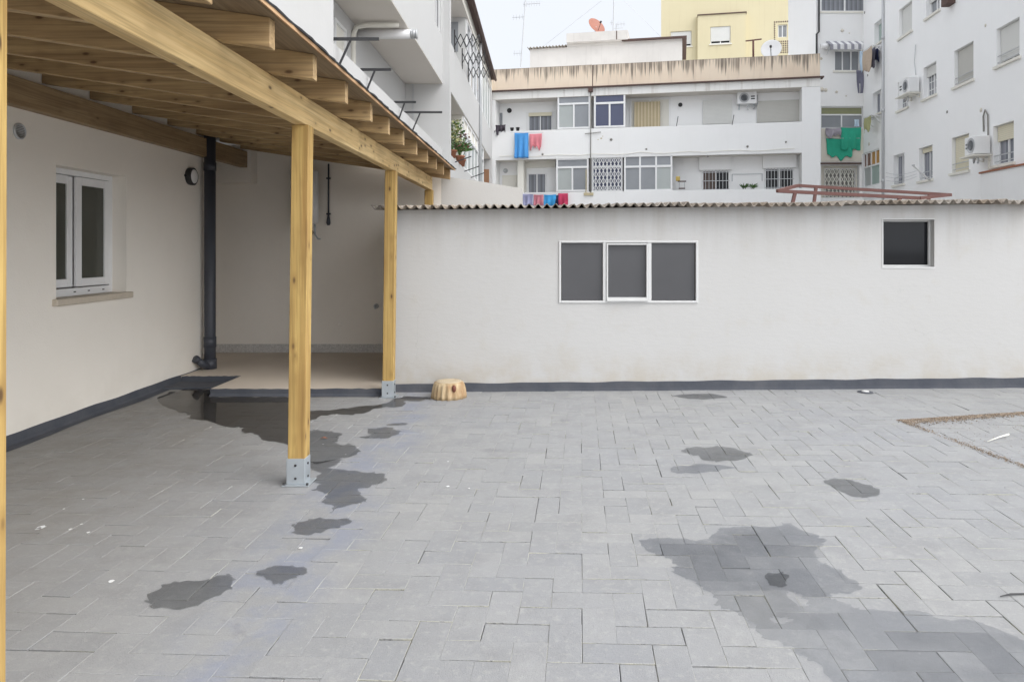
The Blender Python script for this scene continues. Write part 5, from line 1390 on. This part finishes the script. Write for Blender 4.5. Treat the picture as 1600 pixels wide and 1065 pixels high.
MB().box(-3.5, -2.62, 21.47, 21.498, 7.55, 8.45).build('screen', 'glass_grey', Fb)
window(Fb, f2, (21.65, 25.9, 6.705, 8.60), -.03, cols=4, pane='glass_grey', fw=.07, name='glazed_gallery')
window(Fb, f2, (26.0, 30.75, 6.705, 8.60), -.03, cols=4, pane='glass_frost', fw=.07, name='glazed_gallery')
window(Fb, f2, (20.75, 25.2, 3.885, 5.45), -.03, cols=4, transom=.45, pane='glass_frost', tpane='far_cream', fw=.07, name='glazed_gallery')
window(Fb, f2, (25.3, 27.6, 3.885, 5.45), -.03, cols=2, transom=.45, pane='glass_frost', tpane='glass_frost', fw=.07, name='glazed_gallery')
MB().box(-3.0, -2.4, 30.74, 30.79, 3.88, 5.0).build('door', 'doorwood', Fb)
b = MB(); b.tube([(-2.28, 25.25, 0.5), (-2.28, 25.25, 7.2), (-2.28, 25.25, 8.9)], .05, 8); b.build('downpipe', 'alu', Fb)
# brackets for clothes lines on the near balcony front
def bracket(y, lab, ln=.62, drop=.36):
    o = thing('line_bracket', (-2.5, y, 4.0), lab, 'bracket', 'clothes line brackets on the balcony')
    z = 4.06
    b = MB(); b.bar((-2.60, y, z), (-2.5 + ln, y, z), .028, .035); b.build('arm', 'black', o)
    b = MB(); b.bar((-2.497, y, z - drop), (-2.5 + ln * .34, y, z - .015), .022); b.bar((-2.62, y, z), (-2.62, y, z - .1), .03); b.build('brace', 'black', o)
bracket(8.45, 'black clothes line bracket nearest to the viewer on the balcony front', .52, .40)
bracket(9.9, 'second nearest black clothes line bracket on the balcony front', .35, .3); bracket(12.1, 'third nearest black clothes line bracket on the balcony front', .30, .3); bracket(13.0, 'farthest black clothes line bracket on the balcony front', .62, .5)
# folding scissor racks on the upper gallery
def scissor(y, lab):
    o = thing('scissor_rack', (-2.33, y, 6.7), lab, 'drying rack', 'folding racks on the upper gallery')
    b = MB(); z = 6.95; k = 4; d = .16; h = .17
    for i in range(k):
        x0, x1 = -2.33 + d * i, -2.33 + d * (i + 1)
        b.bar((x0, y, z - h), (x1, y + .02, z + h), .022); b.bar((x0, y + .03, z + h), (x1, y + .05, z - h), .022)
    b.bar((-2.325, y + .02, z - .3), (-2.325, y + .02, z + .28), .03); b.build('lattice', 'black', o)
    b = MB(); b.bar((-2.33 + d * k, y + .02, z - h), (-2.33 + d * k, y + .02, z + h), .022); b.build('end_bar', 'black', o)
for y, lab in ((18.3, 'nearest of three black folding scissor racks on the upper gallery'), (20.0, 'middle of three black folding scissor racks on the upper gallery'), (21.6, 'farthest of three black folding scissor racks on the upper gallery')): scissor(y, lab)
b = MB()
for t in (1, 2, 3, 4): b.tube([(-2.33 + .16 * t, 18.3, 7.12), (-2.33 + .16 * t, 20.0, 7.12), (-2.33 + .16 * t, 21.6, 7.12)], .008, 4)
tag(b.build('rack_line', 'black', None, 0, (-2.1, 18.3, 7.1)), 'thin drying lines strung between the three scissor racks', 'clothes line')
plant('variegated_shrub', (-2.38, 18.2, 3.885), .30, .80, ['paleleaf', 'leaf'], 'pale variegated potted shrub on the balcony past the pergola end', True, 420, 5)
plant('red_leaved_plant', (-2.30, 19.3, 3.885), .26, .62, ['redleaf', 'leaf'], 'reddish leaved potted plant beside the variegated shrub', True, 180, 6)
plant('spiky_plant', (-2.36, 20.1, 3.885), .45, .62, ['leaf'], 'bright green spiky plant leaning over the balcony edge', True, 70, 7, True)
for y, lab in ((18.4, 'nearest black rod poking out below the variegated shrub'), (20.6, 'middle black rod poking out below the spiky green plant'), (22.4, 'farthest black rod poking out past the balcony plants')):
    tag(MB().bar((-2.33, y, 3.80), (-1.90, y, 3.95), .025).build('line_holder', 'black', None, 0, (-2.33, y, 3.8)), lab, 'bracket', 'rods below the balcony plants')
